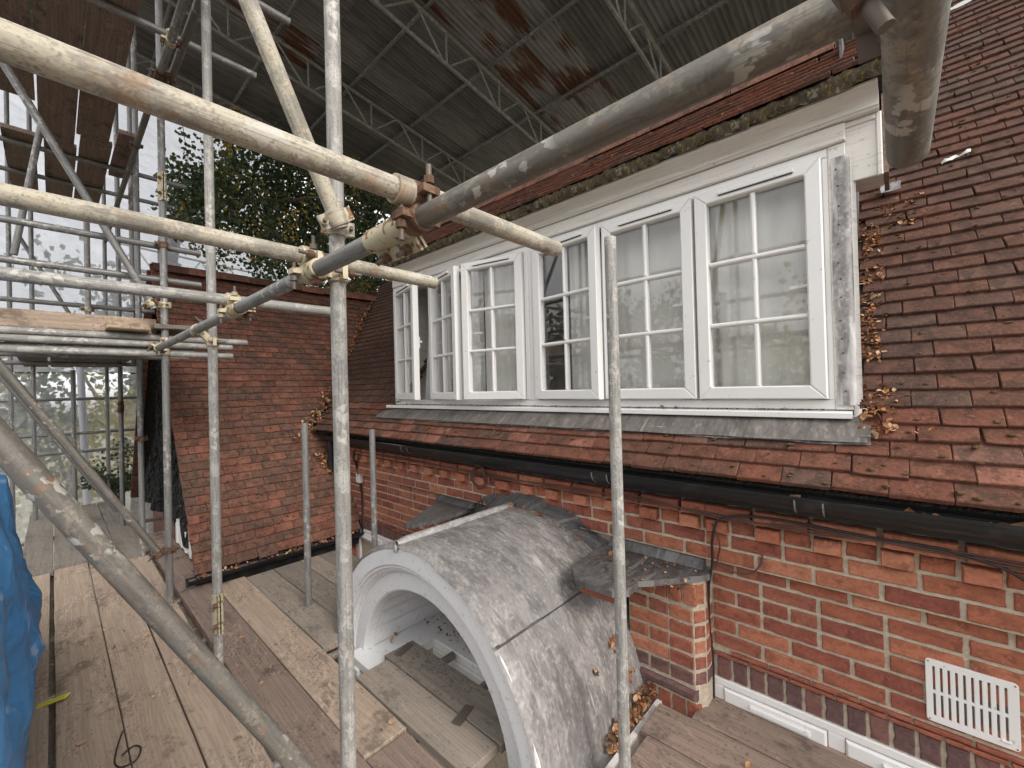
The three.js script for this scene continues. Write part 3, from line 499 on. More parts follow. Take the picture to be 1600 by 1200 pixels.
  mesh('soffit_board', prismX([[-0.3, 2.813], [0.10, 2.813], [0.10, 2.832], [-0.3, 3.1]], -3.83, -0.015), M.roofDeck, house);
  const front = mesh('dormer_front_roof', deckSlab([[-3.84, 2.85, 0.10], [-0.01, 2.85, 0.10], [-0.01, 3.205, -0.32], [-3.84, 3.205, -0.32]]), M.roofDeck, house);
  tileRoof(front, [[0, 2.845], [0.435, 3.21]], { s0: -3.86, s1: -0.05, dir: V(1, 0, 0), inward: V(0, 0, -1), point: (s, h, y) => V(s, y, 0.115 - h) }, (p) => p.x > -3.80 && p.x < -0.06, [tileMats[0], tileMats[2], tileMats[6], tileMats[1], redTileMats[4]], 48);
  for (let x = -3.82; x < -0.2; x += 0.455) { const r = mesh('ridge_tile', sweepArc([[0.095, 0], [0.11, 0], [0.11, 0.45], [0.095, 0.45]], 0, 0, 10, 170, 8), pick([redTileMats[0], redTileMats[2], redTileMats[1]]), front); r.rotation.y = Math.PI / 2; r.position.set(x, 3.175 + rr(-0.004, 0.004), -0.335); }
  mesh('flat_roof', box(-3.84, -0.01, 3.17, 3.2, -1.5, -0.35), M.leadDark, house);
  // right end: boxed return, cheek, lead strip with nails
  mesh('boxed_end', mergeGeometries([cbox(-0.152, -0.022, 2.475, 2.736, -0.20, -0.052, 0.004), cbox(-0.040, -0.021, 2.47, 2.736, -0.0515, -0.042, 0.004), cbox(-0.152, -0.0405, 2.712, 2.736, -0.0515, -0.042, 0.004)]), M.paint, house);
  mesh('dark_barge', box(-0.0205, -0.004, 2.48, 2.86, -0.30, -0.06), boardMats[2], house);
  for (const [a, b] of [[-0.152, -0.142], [-3.76, -3.745]]) mesh('cheek', prismX([[-0.05, 1.46], [-0.05, 3.15], [mainZ(3.15) - 0.1, 3.15]], a, b), M.leadDark, house);
  mesh('corner_board', cbox(-0.2045, -0.142, 1.485, 2.655, -0.10, -0.042, 0.004), M.paint, house); mesh('corner_board', cbox(-3.752, -3.7205, 1.485, 2.655, -0.10, -0.042, 0.004), M.paint, house);
  const strip = mesh('lead_strip', gridGeo(6, 60, (s, t) => { const y = 1.505 + t * 1.09, x = -0.196 + s * 0.068 + 0.004 * Math.sin(t * 9) + 0.003 * (fbm(s, t, 4, 20, 2, 61) - 0.5) * 2; return [x, y, -0.037 + 0.006 * fbm(s, t, 4, 16, 3, 67) - (s > 0.95 ? 0.012 : 0), x, y]; }), M.leadPale, house);
  for (let k = 0; k < 13; k++) { const n = mesh('nail', new THREE.SphereGeometry(0.0042, 8, 5), M.bolt, strip); n.position.set(-0.172 + rr(-0.006, 0.006), 1.56 + k * 0.082 + rr(-0.012, 0.012), -0.032); }
  mesh('peeling_edge', mergeGeometries([0, 1, 2].map((k) => gridGeo(1, 50, (s, t) => [-0.128 + k * 0.005 + s * 0.006, 1.49 + t * 1.13, -0.043 - k * 0.012 + 0.006 * fbm(s, t, 2, 20, 3, 71 + k), s * 0.01, t]))), M.paint, house);
  // sill, apron
  mesh('sill', prismX([[-0.10, 1.452], [-0.006, 1.447], [0.002, 1.450], [0.002, 1.472], [-0.004, 1.476], [-0.10, 1.4845]], -3.86, -0.146), M.upvc, house);
  mesh('lead_apron', gridGeo(120, 10, (s, t) => { const x = -3.90 + s * 3.815, y = 1.455 - 0.095 * t + 0.006 * (fbm(s, t, 20, 2, 3, 91) - 0.5) * t; return [x, y, -0.075 + (1.455 - y) * 1.45 + 0.035 + 0.012 * t + 0.010 * (fbm(s, t, 40, 3, 3, 93) - 0.5), x, y]; }), M.leadDirtyShaded, house);
  mesh('lead_apron_welt', gridGeo(120, 4, (s, t) => { const x = -3.90 + s * 3.815, k = fbm(s, 0, 20, 2, 3, 95) - 0.5, y = 1.385 - 0.034 * t + 0.012 * k; return [x, y, 0.064 + t * 0.036 + 0.006 * (fbm(s, t, 50, 3, 2, 97) - 0.5), x, y]; }), M.leadPale, house);
  // room behind
  mesh('room_wall', mergeGeometries([box(-3.70, -0.22, 1.2, 2.9, -2.25, -2.2), box(-3.70, -0.22, 1.40, 1.44, -2.2, -0.12), box(-3.70, -0.22, 2.68, 2.71, -2.2, -0.12), box(-3.74, -3.71, 1.2, 2.9, -2.25, -0.115), box(-0.215, -0.19, 1.2, 2.9, -2.25, -0.115)]), M.paint, house);
}
// net curtains and the things standing inside the windows
function curtain(x0, x1, z, label, amp = 0.010) { const w = x1 - x0; return top('net_curtain', mesh('net_curtain', gridGeo(Math.round(w * 130), 4, (s, t) => { const x = x0 + s * w; return [x, 1.47 + t * 1.15, z + amp * Math.sin(x * 52 + Math.sin(x * 9) * 2 + 0.5 * Math.sin(t * 2 + x * 20)) * (0.5 + 0.9 * Math.abs(Math.sin(x * 2.3 + z * 40))) + 0.016 * Math.sin(x * 7), x, t]; }), M.net), label, 'curtain'); }
curtain(-0.775, -0.24, -0.16, 'ribbed net curtain behind the casement at the right end'); curtain(-1.335, -0.80, -0.17, 'net curtain behind the closed casement next to the right end one');
curtain(-1.70, -1.36, -0.19, 'net curtain half drawn behind the casement right of the mullion'); curtain(-2.52, -2.02, -0.16, 'net curtain behind the third casement from the left'); curtain(-3.02, -2.60, -0.2, 'net curtain behind the second casement from the left');
top('leaning_panel', mesh('leaning_panel', gridGeo(2, 2, (s, t) => [-3.42 + s * 0.34, 1.47 + t * 1.1, -0.16 - 0.1 * s - 0.1 * t, s, t]), mat(null, { color: lin(0.45, 0.45, 0.44), side: THREE.DoubleSide })), 'pale grey panel seen through the gap between the open left casements', 'panel');

// ---- porch: lead covered barrel hood with a white arched face
{
  const CX = -1.938, CY = -0.134, R = 0.906;
  const porch = new THREE.Group(); porch.name = 'porch_hood'; house.add(porch);
  const lead = (a0, a1, r, name) => mesh(name, gridGeo(Math.ceil((a1 - a0) / 2), 40, (s, t) => {
    const a = (a0 + (a1 - a0) * s) * D2R, z = 1.035 - t * 1.03, n = fbm(s * 0.9, t * 0.9, 12, 12, 3, 131) - 0.5, e = ss(0.985, 1, 1 - t) ;
    const q = r + 0.012 * n + 0.010 * (fbm(s * 0.9, t * 0.9, 4, 4, 2, 137) - 0.5) - 0.020 * e; return [CX + q * Math.cos(a), CY + q * Math.sin(a), z, t * 1.03, a * r];
  }), M.lead, porch);
  lead(-18, 45.6, R - 0.002, 'lead_sheet'); lead(44.8, 97, R + 0.009, 'lead_sheet'); lead(96.5, 198, R + 0.002, 'lead_sheet');
  mesh('lead_welt', gridGeo(40, 8, (s, t) => { const z = 1.035 - s * 1.02, a = (44.8 + (t - 0.5) * 0.9) * D2R, q = R + 0.004 + 0.008 * Math.sin(t * Math.PI) + 0.002 * (fbm(s, t, 30, 2, 2, 9) - 0.5); return [CX + q * Math.cos(a), CY + q * Math.sin(a), z, z, t * 0.03]; }), M.leadDark, porch);
  const roll = mesh('lead_roll', gridGeo(40, 12, (s, t) => { const z = 1.03 - s * 0.93, a = t * 2 * Math.PI, r = 0.025 * (s < 0.05 ? 0.55 + s * 9 : 1); return [CX - 0.118 + r * Math.cos(a) * 1.2, CY + R + 0.006 + r * Math.sin(a) + 0.003 * (fbm(s, t, 20, 4, 2, 5) - 0.5), z, t * 0.15, z]; }), M.leadPale, porch);
  mesh('roll_end', (() => { const g = new THREE.SphereGeometry(0.016, 10, 8); g.scale(0.8, 1.5, 0.7); g.translate(CX - 0.118, CY + R - 0.02, 1.04); return g; })(), M.leadPale, roll);
  // arched face, mouldings from the outer edge inwards
  mesh('arch_face', sweepArc([[0.896, 0.93], [0.896, 1.022], [0.884, 1.028], [0.800, 1.026], [0.790, 1.016], [0.780, 1.016], [0.776, 1.004], [0.760, 1.000], [0.752, 0.984], [0.745, 0.982], [0.737, 0.972], [0.645, 0.968], [0.636, 0.960], [0.636, 0.90], [0.86, 0.90]], CX, CY, -22, 200, 90), M.porch, porch);
  const sof = mesh('soffit', sweepArc([[0.642, 0.34], [0.642, 0.899], [0.66, 0.899], [0.66, 0.34]], CX, CY, -10, 190, 70), M.porch, porch);
  for (let k = 0; k < 15; k++) { const a = 8 + k * 11.7; mesh('lining_board', sweepArc([[0.636, 0.36], [0.636, 0.898], [0.6415, 0.898], [0.6415, 0.36]], CX, CY, a + 0.25, a + 11.45, 6), M.porch, sof); }
  mesh('rear_rib', sweepArc([[0.60, 0.30], [0.60, 0.345], [0.625, 0.352], [0.66, 0.352], [0.66, 0.30]], CX, CY, 0, 180, 60), M.porch, porch);
  mesh('porch_back', box(CX - 0.85, CX + 0.85, -0.9, 0.6, 0.008, 0.02), M.mortar, porch);
  mesh('inner_ledge', mergeGeometries([cbox(-2.62, -2.33, -0.10, -0.045, 0.56, 1.04, 0.006), cbox(-2.33, -1.40, -0.10, -0.045, 0.56, 0.60, 0.006), cbox(-2.62, -1.40, -0.10, -0.05, 0.05, 0.559, 0.003), cbox(-2.329, -1.40, -0.16, -0.101, 0.57, 0.61, 0.004), cbox(-2.78, -2.50, -0.15, -0.101, 0.90, 1.05, 0.006)]), M.porch, porch);
  // upstand to the wall and its stepped flashing
  mesh('wall_flashing', gridGeo(60, 5, (s, t) => { const a = (12 + 156 * s) * D2R, r = R - 0.01 + t * (0.085 + 0.06 * Math.abs(Math.sin(s * 22)) * (s > 0.3 && s < 0.7 ? 0.6 : 1)); const y = Math.min(CY + r * Math.sin(a), 0.872); return [CX + r * Math.cos(a), y, 0.105 - 0.085 * Math.min(1, t * 2.5) + (y > 0.71 ? 0.042 : 0) * Math.min(1, t * 3), r * a, t * 0.2]; }), M.leadDark, porch);
  // flat lead roofs at each side
  const cap = (pts, x) => mesh('lead_flat', prismY(pts, 0.632, 0.662), M.leadDark, porch);
  cap([[-1.34, 0.004], [-1.30, 0.45], [-1.20, 0.56], [-1.0, 0.555], [-0.945, 0.50], [-0.955, 0.385], [-0.90, 0.33], [-0.73, 0.12], [-0.715, 0.09], [-0.745, 0.004]]);
  mesh('lead_upstand', prismX([[0.008, 0.66], [0.07, 0.663], [0.03, 0.715], [0.016, 0.755], [0.008, 0.755]], -1.30, -0.76), M.leadDark, porch);
  cap([[-2.56, 0.004], [-2.53, 0.36], [-2.58, 0.58], [-2.64, 0.60], [-2.70, 0.50], [-2.84, 0.24], [-2.93, 0.10], [-2.99, 0.06], [-3.0, 0.004]]);
  mesh('lead_upstand', prismX([[0.008, 0.66], [0.07, 0.663], [0.03, 0.70], [0.016, 0.72], [0.008, 0.72]], -2.99, -2.52), M.leadDark, porch);
  for (let k = 0; k < 7; k++) mesh('brick', stretchers[k % 7], pick(weighted), porch).position.set(-1.13, 0.585, 0.44 - k * 0.0);
  // lead lined box gutter with white edge board on the camera side
  mesh('box_gutter', prismX([[0.004, -0.14], [0.92, -0.14], [0.92, -0.075], [0.004, -0.05]], -1.19, -0.975), M.lead, porch);
  mesh('edge_board', mergeGeometries([cbox(-0.974, -0.948, -0.20, -0.035, 0.17, 0.93, 0.004)]), M.paint, porch);
}
// ---------------------------------------------------------------- scaffold boards
function board(x0, x1, z0, z1, y, mi, label, group, extra = {}) {
  const L = x1 - x0, w = z1 - z0, g = slab(roughRect(L, w, 0.0016, Math.max(4, Math.round(L / 0.25)), 2), 0.038, 0.003, rr(0, 3), rr(0, 1), true);
  g.rotateX(-Math.PI / 2); g.translate(0, -0.038, 0);
  const m = new THREE.Mesh(g, boardMats[mi]); m.position.set((x0 + x1) / 2, y + rr(-0.003, 0.003), (z0 + z1) / 2); m.rotation.set(rr(-0.008, 0.008), rr(-0.0025, 0.0025), 0);
  if (extra.rz) m.rotation.z = extra.rz;
  return top('scaffold_board', m, label, 'scaffold board', group);
}
board(-5.88, 1.3, 2.335, 2.56, 0, 0, 'outermost walkway board, half hidden under the blue tarpaulin');
board(-5.95, 1.3, 2.085, 2.310, 0, 0, 'long pale walkway board right of the gap by the blue tarpaulin');
board(-5.82, 1.3, 1.868, 2.093 - 0.011, 0, 0, 'second long pale walkway board from the blue tarpaulin');
board(-5.72, 1.3, 1.700 - 0.035, 1.863 - 0.002, 0.002, 0, 'pale walkway board passing under the thick diagonal brace');
for (const [z0, z1, x0, x1, l] of [[2.32, 2.54, -9.3, -5.90, 'far walkway board beside the netting end, outermost'], [2.09, 2.31, -9.3, -5.96, 'far walkway board beyond the joint, second from outside'], [1.865, 2.085, -9.2, -5.83, 'far walkway board beyond the joint, third from outside'], [1.665, 1.86, -9.25, -5.73, 'far walkway board beyond the joint, innermost']]) board(x0, x1, z0, z1, 0.001, 3, l);
board(-6.6, -1.1, 1.392, 1.615, 0, 2, 'dark stained board just inside the row of uprights');
board(-4.34, -1.785, 1.166, 1.385, 0.002, 0, 'pinkish board running from the wing gutter towards the arch foot');
board(-4.30, -2.735, 0.945, 1.158, 0, 1, 'grey stained board ending behind the white upright');
board(-4.30, -2.75, 0.715, 0.938, 0, 3, 'grey board next to the wall side, under the wing gutter');
board(-4.30, -2.95, 0.30, 0.53, -0.004, 3, 'short board against the far brick wall beside the thin uprights');
board(-4.30, -2.75, 0.53 + 0.006, 0.708, -0.002, 1, 'narrow grey board between the two short cut uprights');
board(-2.295, -1.37, 0.962, 1.160, 0.012, 1, 'outer of two grey boards inside the porch arch');
board(-2.345, -1.355, 0.752, 0.955, 0.010, 3, 'inner of two grey boards inside the porch arch');
board(-1.765, 0.9, 1.185, 1.388, 0, 2, 'dark purple brown board end at the arch foot');
board(-1.535, 0.9, 0.972 + 0.195, 1.180, -0.045, 2, 'narrow lower board packing beside the arch foot');
board(-1.02, 0.9, 1.395, 1.612, 0, 0, 'board at the bottom edge just right of the dark stained one');
board(-0.775, 1.3, -0.0, 0.228, 0.0 + 0.004, 2, 'board against the brick wall below the vent grille');
board(-0.930, 1.3, 0.235, 0.455, 0, 2, 'second board out from the wall below the brick pier');
board(-0.895, 1.3, 0.462, 0.682, 0, 2, 'third board out from the wall, its end by the upright');
board(-0.875, 1.3, 0.690, 0.910, 0, 1, 'fourth board out from the wall, mostly out of view');
board(-0.86, 1.3, 0.918, 1.140, 0, 1, 'fifth board out from the wall, mostly out of view');
// hoop iron on two board ends
for (const [x, z, y, l] of [[-2.30, 0.845, 0.012, 'bent hoop iron strip on the left end of the arch boards'], [-1.62, 0.955, 0.014, 'rusty hoop iron strip in the middle of the arch boards']]) { const b = new THREE.Mesh(slab(roughRect(0.05, 0.13, 0.004, 2, 3), 0.003, 0.001, 0, 0, true), M.bolt); b.rotation.x = -Math.PI / 2; b.rotation.z = 0.3; b.position.set(x, y, z); top('hoop_iron', b, l, 'metal strip'); }
// upper lift boards, seen from below
const UB = 'boards of the upper lift seen from below';
for (const [z0, z1, x0, x1, l] of [[1.905, 2.125, -5.6, -2.4, 'overhead board at the wall side of the upper lift, near length'], [2.135, 2.36, -5.9, -2.4, 'overhead board in the middle of the upper lift, near length'], [2.375, 2.60, -5.2, -2.4, 'overhead board at the outside of the upper lift, near length'], [1.88, 2.10, -8.3, -5.62, 'overhead board at the wall side of the upper lift, far length'], [2.115, 2.335, -8.3, -5.92, 'overhead board in the middle of the upper lift, far length'], [2.39, 2.60, -8.2, -5.9, 'overhead board at the outside of the upper lift, far length'], [1.70, 1.86, -6.4, -5.3, 'short overhead offcut beside the double ledger'],]) board(x0, x1, z0, z1, 4.135, 2, l, UB);
// middle lift boards beyond the wing
for (const [z0, z1, l] of [[2.10, 2.32, 'middle lift board above the far walkway, outer'], [1.87, 2.09, 'middle lift board above the far walkway, inner'], [2.34, 2.56, 'middle lift board above the far walkway, outermost'], [1.64, 1.86, 'middle lift board above the far walkway by the wall']]) board(-8.9, -4.34, z0, z1, 2.125, 3, l);
{ // toe boards and board ends on that lift
  const t = new THREE.Mesh(slab(roughRect(1.05, 0.150, 0.002, 5, 1), 0.036, 0.003, 0.4, 0.2, true), boardMats[0]); t.rotation.y = Math.PI / 2; t.position.set(-4.40, 2.165, 2.26); top('toe_board', t, 'brown toe board standing on edge above the stacked tubes', 'toe board');
  const c = new THREE.Mesh(slab(roughRect(0.24, 0.055, 0.004, 4, 1), 0.25, 0.008, 0.1, 0.1, true), mat(woodTex([0.52, 0.40, 0.28], [0.44, 0.33, 0.23], [0.25, 0.17, 0.11], 311, 0.1), { bumpScale: 0.004 })); c.rotation.y = Math.PI / 2; c.position.set(-4.42, 2.152, 1.915); top('board_offcut', c, 'pale chunky timber offcut lying on the tubes by the toe board', 'timber');
  const e = new THREE.Mesh(slab(roughRect(0.26, 0.036, 0.003, 4, 1), 0.9, 0.003, 0.6, 0.3, true), boardMats[3]); e.rotation.y = Math.PI / 2; e.position.set(-5.1, 2.17, 1.64); top('board_offcut', e, 'grey board end poking out by the upright at the lift corner', 'timber');
}
// ---------------------------------------------------------------- scaffold tubes
const IZ = 1.668; // inner row of uprights
const post = (x, z, y0, y1, m, l, g) => tube('scaffold_standard', [x, y0, z], [x, y1, z], m, l, 'upright', g);
post(-1.33, 1.672, -0.02, 4.9, 'pale', 'large white weathered upright in front of the porch arch');
post(-2.945, 1.668, -0.02, 5.6, 'pale', 'second white upright, in front of the wing roof, with sleeve low down');
post(-4.245, 1.700, -2.2, 6.0, 'grey', 'galvanised upright at the corner of the wing verge');
post(-5.72, 1.70, -2.2, 6.0, 'grey', 'galvanised upright beyond the wing gable, nearer one');
post(-7.3, 1.72, -2.2, 6.0, 'dark', 'dark upright by the plant at the far end');
post(-8.95, 1.74, -2.2, 6.0, 'dark', 'dark thin upright against the translucent sheeting');
post(-0.868, 0.724, -0.3, 2.235, 'pale', 'cut off upright standing in front of the white casements');
post(-3.358, 1.0, -0.1, 1.388, 'grey', 'short cut upright before the red wing tiles');
post(-3.252, 0.5, -0.1, 1.30, 'grey', 'short cut upright before the far brick wall');
post(-6.2, 2.045, 2.1, 3.72, 'pale', 'short bright upright on the middle lift with two couplers');
post(-8.0, 2.12, -0.0, 2.0, 'grey', 'thin upright on a red base plate on the far walkway');
post(-8.6, 2.48, -2.2, 6.2, 'grey', 'pale upright at the far left edge, right of the pair');
post(-8.7, 2.68, -2.2, 6.2, 'grey', 'pale upright at the far left edge, left of the pair');
post(-9.2, 1.56, -2.2, 6.4, 'dark', 'upright against the sheeting left of the wing ridge');
post(-6.55, 1.66, 2.0, 6.0, 'grey', 'upright behind the corner upright on the middle lift');
const OG = 'outer row of scaffold uprights behind the viewer';
for (const x of [-4.25, -2.93, -1.33, 0.35, 1.9]) post(x, 2.96, -2.2, 4.6, 'pale', 'outer scaffold upright mirrored in the window panes', OG);
const ledger = (y, z, x0, x1, m, l, g) => tube('scaffold_ledger', [x0, y, z], [x1, y, z], m, l, 'ledger', g);
ledger(2.005, 1.738, -0.905, 0.25, 'dirty', 'thick dark ledger crossing the top right of the view');
ledger(2.005, 1.738, -2.18, -0.905, 'grey', 'grey ledger between the two white uprights');
ledger(1.999, 1.742, -4.45, -2.18, 'grey', 'far grey ledger running down to the corner upright');
ledger(4.03, 1.735, -4.05, -1.2, 'grey', 'upper ledger beside the overhead boards, near length'); ledger(4.03, 1.735, -9.0, -4.05, 'dirty', 'upper ledger beside the overhead boards, far length');
ledger(4.05, 1.665, -4.6, -1.2, 'dirty', 'second upper ledger alongside the first');
ledger(-0.085, 1.632, -6.0, 1.2, 'dirty', 'ledger in the slot between the walkway boards');
ledger(-0.085, 2.33, -6.0, 1.2, 'rusty' in tubeMats ? 'rusty' : 'dirty', 'ledger under the gap by the blue tarpaulin');
for (const [y, m] of [[0.52, 'grey'], [1.05, 'pale'], [2.0, 'pale'], [2.55, 'grey'], [3.05, 'pale']]) ledger(y, 2.905, -6, 2.4, m, 'outer guard rail mirrored in the window panes', 'outer guard rails behind the viewer');
const transom = (x, y, z0, z1, m, l, g) => tube('scaffold_transom', [x, y, z1], [x, y, z0], m, l, 'transom', g);
transom(-0.79, 2.057, 1.213, 3.1, 'cream', 'nearest cream transom sweeping from top left to the casements');
transom(-1.395, 2.060, 1.233, 3.1, 'cream', 'second cream transom ending before the left casements');
transom(-2.245, 2.055, 1.25, 3.1, 'pale', 'third white transom ending behind the large upright');
transom(0.02, 1.955, 1.439, 3.1, 'dirty', 'stub of transom hanging at the top right before the roof');
const T4 = 'transom tubes under the overhead boards';
for (const [x, l, m] of [[-3.58, 'transom under the overhead boards with end by the first brace', 'grey'], [-2.9, 'nearest transom under the overhead boards', 'grey'], [-4.67, 'transom crossing below the near overhead boards', 'dirty'], [-6.1, 'transom under the far overhead boards, ending by the tree', 'dark'], [-6.88, 'farther transom under the far overhead boards', 'dark'], [-7.7, 'farthest transom under the overhead boards', 'dark']]) transom(x, 4.07, 1.22, 3.1, m, l, T4);
transom(-4.30, 2.55, 1.45, 3.1, 'grey', 'lower end guard rail of the middle lift'); transom(-4.30, 2.815, 1.45, 3.1, 'grey', 'upper end guard rail of the middle lift');
transom(-4.30, 2.085, 1.12, 3.1, 'pale', 'topmost of the stacked tubes below the toe board'); transom(-4.28, 2.032, 1.24, 3.1, 'pale', 'second of the stacked tubes below the toe board'); transom(-4.33, 1.985, 1.50, 3.1, 'grey', 'third of the stacked tubes below the toe board'); transom(-4.27, 1.957, 1.24, 3.1, 'pale', 'lowest of the stacked tubes below the toe board');
transom(-5.7, 2.03, 1.3, 3.1, 'dark', 'dark transom under the middle lift boards, nearer'); transom(-7.2, 2.04, 1.3, 3.1, 'dark', 'dark transom under the middle lift boards, farther'); transom(-6.3, 2.6, 1.5, 3.1, 'dark', 'thin rail on the middle lift before the sheeting');
for (const [y, l] of [[1.10, 'upper dark rail across the far end of the walkway'], [0.82, 'lower dark rail across the far end of the walkway'], [1.62, 'thin pale rail across the far end above the dark ones']]) transom(-9.2, y, 1.35, 2.9, y > 1.5 ? 'grey' : 'dark', l);
for (const [x, g] of [[-1.25, 0], [-2.7, 0], [-3.55, 0], [-4.4, 0], [-6.1, 0], [-7.6, 0], [0.4, 0]]) transom(x, -0.064, 0.32, 3.0, 'dirty', 'deck transom showing in the slot between the walkway boards', 'transoms under the walkway boards');
for (const [x, z, l] of [[-2.10, 0.62, 'dark tube end poking from under the arch boards, left'], [-1.75, 0.60, 'dark tube end poking from under the arch boards, right']]) tube('scaffold_transom', [x, -0.052, z], [x, -0.052, 1.9], 'dark', l, 'transom');
const brace = (a, b, m, l, n = 'scaffold_brace') => tube(n, a, b, m, l, 'brace');
brace([-1.262, -0.03, 1.52], [-1.262, 1.98, 2.606], 'dirty', 'thick weathered brace rising across the lower left of the view');
brace([-1.268, 2.13, 1.688], [-1.268, 4.2, 2.60], 'cream', 'diagonal brace rising from the clamp on the large upright');
brace([-4.19, 0.40, 1.756], [-4.19, 2.0, 2.607], 'dirty', 'diagonal brace at the corner upright above the walkway');
brace([-4.19, 2.30, 1.767], [-4.19, 4.1, 2.64], 'grey', 'diagonal brace from the corner upright up to the overhead boards');
brace([-7.25, 0.2, 1.78], [-7.25, 2.0, 2.75], 'dark', 'dark diagonal brace at the far uprights'); brace([-8.9, 2.15, 1.8], [-8.9, 3.9, 2.6], 'dark', 'dark diagonal brace before the bright sheeting'); brace([-5.68, 2.9, 2.52], [-5.68, 4.1, 2.35], 'dark', 'dark leaning tube at the upper left edge');
// end collars of the couplers, sleeves
const X = [1, 0, 0], Y = [0, 1, 0], Z = [0, 0, 1], BR = [0, 0.875, 0.484];
coupler([-1.33, 2.0, 1.672], Y, [-1.33, 2.005, 1.738], X, 'cluster coupler joining the large upright and grey ledger');
coupler([-1.395, 2.060, 1.738], Z, [-1.395, 2.005, 1.738], X, 'coupler joining second cream transom to the ledger', null, M.gold, M.bolt);
coupler([-1.268, 2.16, 1.70], BR, [-1.33, 2.15, 1.672], Y, 'pale coupler at the foot of the upper diagonal brace', null, tubeMats.cream, M.gold);
coupler([-0.79, 2.057, 1.738], Z, [-0.79, 2.005, 1.738], X, 'rusty coupler under the nearest transom with a hanging bolt', null, M.rust, M.rust);
coupler([0.02, 1.955, 1.87], Z, [0.0, 2.005, 1.738], X, 'dark coupler gripping the ledger end at the top right', null, M.bolt, M.rust);
coupler([-2.945, 1.93, 1.668], Y, [-2.945, 1.999, 1.738], X, 'coupler joining second white upright to the far ledger', null, M.gold, M.bolt);
coupler([-2.245, 2.055, 1.74], Z, [-2.245, 2.002, 1.74], X, 'orange coupler joining third transom to the far ledger', null, M.gold, M.gold);
coupler([-4.245, 1.97, 1.70], Y, [-4.30, 1.985, 1.742], Z, 'coupler knot at the corner upright below the stacked tubes', null, M.gold, M.bolt);
coupler([-4.245, 2.06, 1.70], Y, [-4.245, 2.0, 1.74], X, 'upper coupler of the knot at the corner upright');
coupler([-4.245, 2.34, 1.70], Y, [-4.19, 2.34, 1.785], BR, 'coupler at the foot of the brace on the middle lift');
coupler([-4.245, 0.42, 1.70], Y, [-4.19, 0.42, 1.768], BR, 'dark coupler at the foot of the corner brace', null, M.rust, M.bolt);
coupler([-4.245, 2.815, 1.70], Y, [-4.30, 2.815, 1.70], Z, 'coupler of the upper end guard rail', null, M.rust, M.bolt);
coupler([-6.2, 2.82, 2.045], Y, [-6.25, 2.82, 2.045], Z, 'upper rusty coupler on the short bright upright', null, M.rust, M.rust);
coupler([-6.2, 2.55, 2.045], Y, [-6.25, 2.55, 2.045], Z, 'middle coupler on the short bright upright');
coupler([-6.2, 2.2, 2.045], Y, [-6.25, 2.2, 2.045], Z, 'lowest coupler on the short bright upright by the toe board');
coupler([-4.05, 4.03, 1.735], X, [-4.05, 4.05, 1.665], X, 'dark coupler on the upper ledger joint', null, M.rust, M.bolt);
coupler([-3.58, 4.07, 1.735], Z, [-3.58, 4.03, 1.735], X, 'coupler where a transom meets the upper ledger'); coupler([-5.3, 4.07, 1.735], Z, [-5.3, 4.03, 1.735], X, 'dark coupler below the overhead board offcut', null, M.bolt, M.rust);
coupler([-5.72, 1.2, 1.70], Y, [-5.66, 1.2, 1.70], Y, 'rusty coupler halfway up the upright beyond the gable', null, M.rust, M.rust);
function sleeve(p, dir, l, label, m = M.gold) { // pressed steel sleeve joining two tube ends
  const g = new THREE.Group(); const d = V(...dir); g.position.set(...p); g.quaternion.setFromUnitVectors(V(0, 0, 1), d);
  mesh('shell', sweepArc([[0.0248, -l / 2], [0.0298, -l / 2], [0.0298, l / 2], [0.0248, l / 2]], 0, 0, 20, 340, 20), m, g);
  const f = mesh('flange', mergeGeometries([box(0.026, 0.062, -0.011, -0.004, -l / 2, l / 2), box(0.026, 0.062, 0.004, 0.011, -l / 2, l / 2)]), m, g);
  for (const z of [-l * 0.27, l * 0.27]) { const b = mesh('bolt', rodGeo(0.0065, 0.075), M.bolt, g); b.position.set(0.046, -0.012, z); const n = mesh('nut', new THREE.CylinderGeometry(0.014, 0.014, 0.016, 6), M.rust, g); n.position.set(0.046, -0.022, z); }
  return top('sleeve_coupler', g, label, 'coupler');
}
{ const s = sleeve([-0.905, 2.005, 1.738], X, 0.17, 'sleeve coupler with two rusty bolts joining the ledgers'); s.rotateZ(-0.9); }
sleeve([-2.18, 2.003, 1.740], X, 0.10, 'small orange sleeve joint in the far ledger', M.gold); sleeve([-2.945, 0.36, 1.668], Y, 0.22, 'sleeve coupler low on the second white upright'); sleeve([-4.245, 3.27, 1.70], Y, 0.22, 'sleeve coupler high on the corner upright'); sleeve([-4.05, 4.03, 1.735], X, 0.2, 'sleeve joint in the upper ledger', M.rust); sleeve([-7.3, 1.5, 1.72], Y, 0.16, 'rusty sleeve on the dark upright by the plant', M.rust);
top('saddle_collar', mesh('saddle_collar', sweepArc([[0.0247, 1.655], [0.031, 1.655], [0.031, 1.80], [0.0247, 1.80]], 0, 0, 0, 360, 24), tubeMats.cream), 'cream collar wrapped round the nearest transom above the ledger', 'collar').position.set(-0.79, 2.057, 0);
top('base_plate', mesh('base_plate', box(-8.06, -7.94, 0.004, 0.012, 2.06, 2.18), M.rust), 'red base plate under the thin far upright', 'base plate');

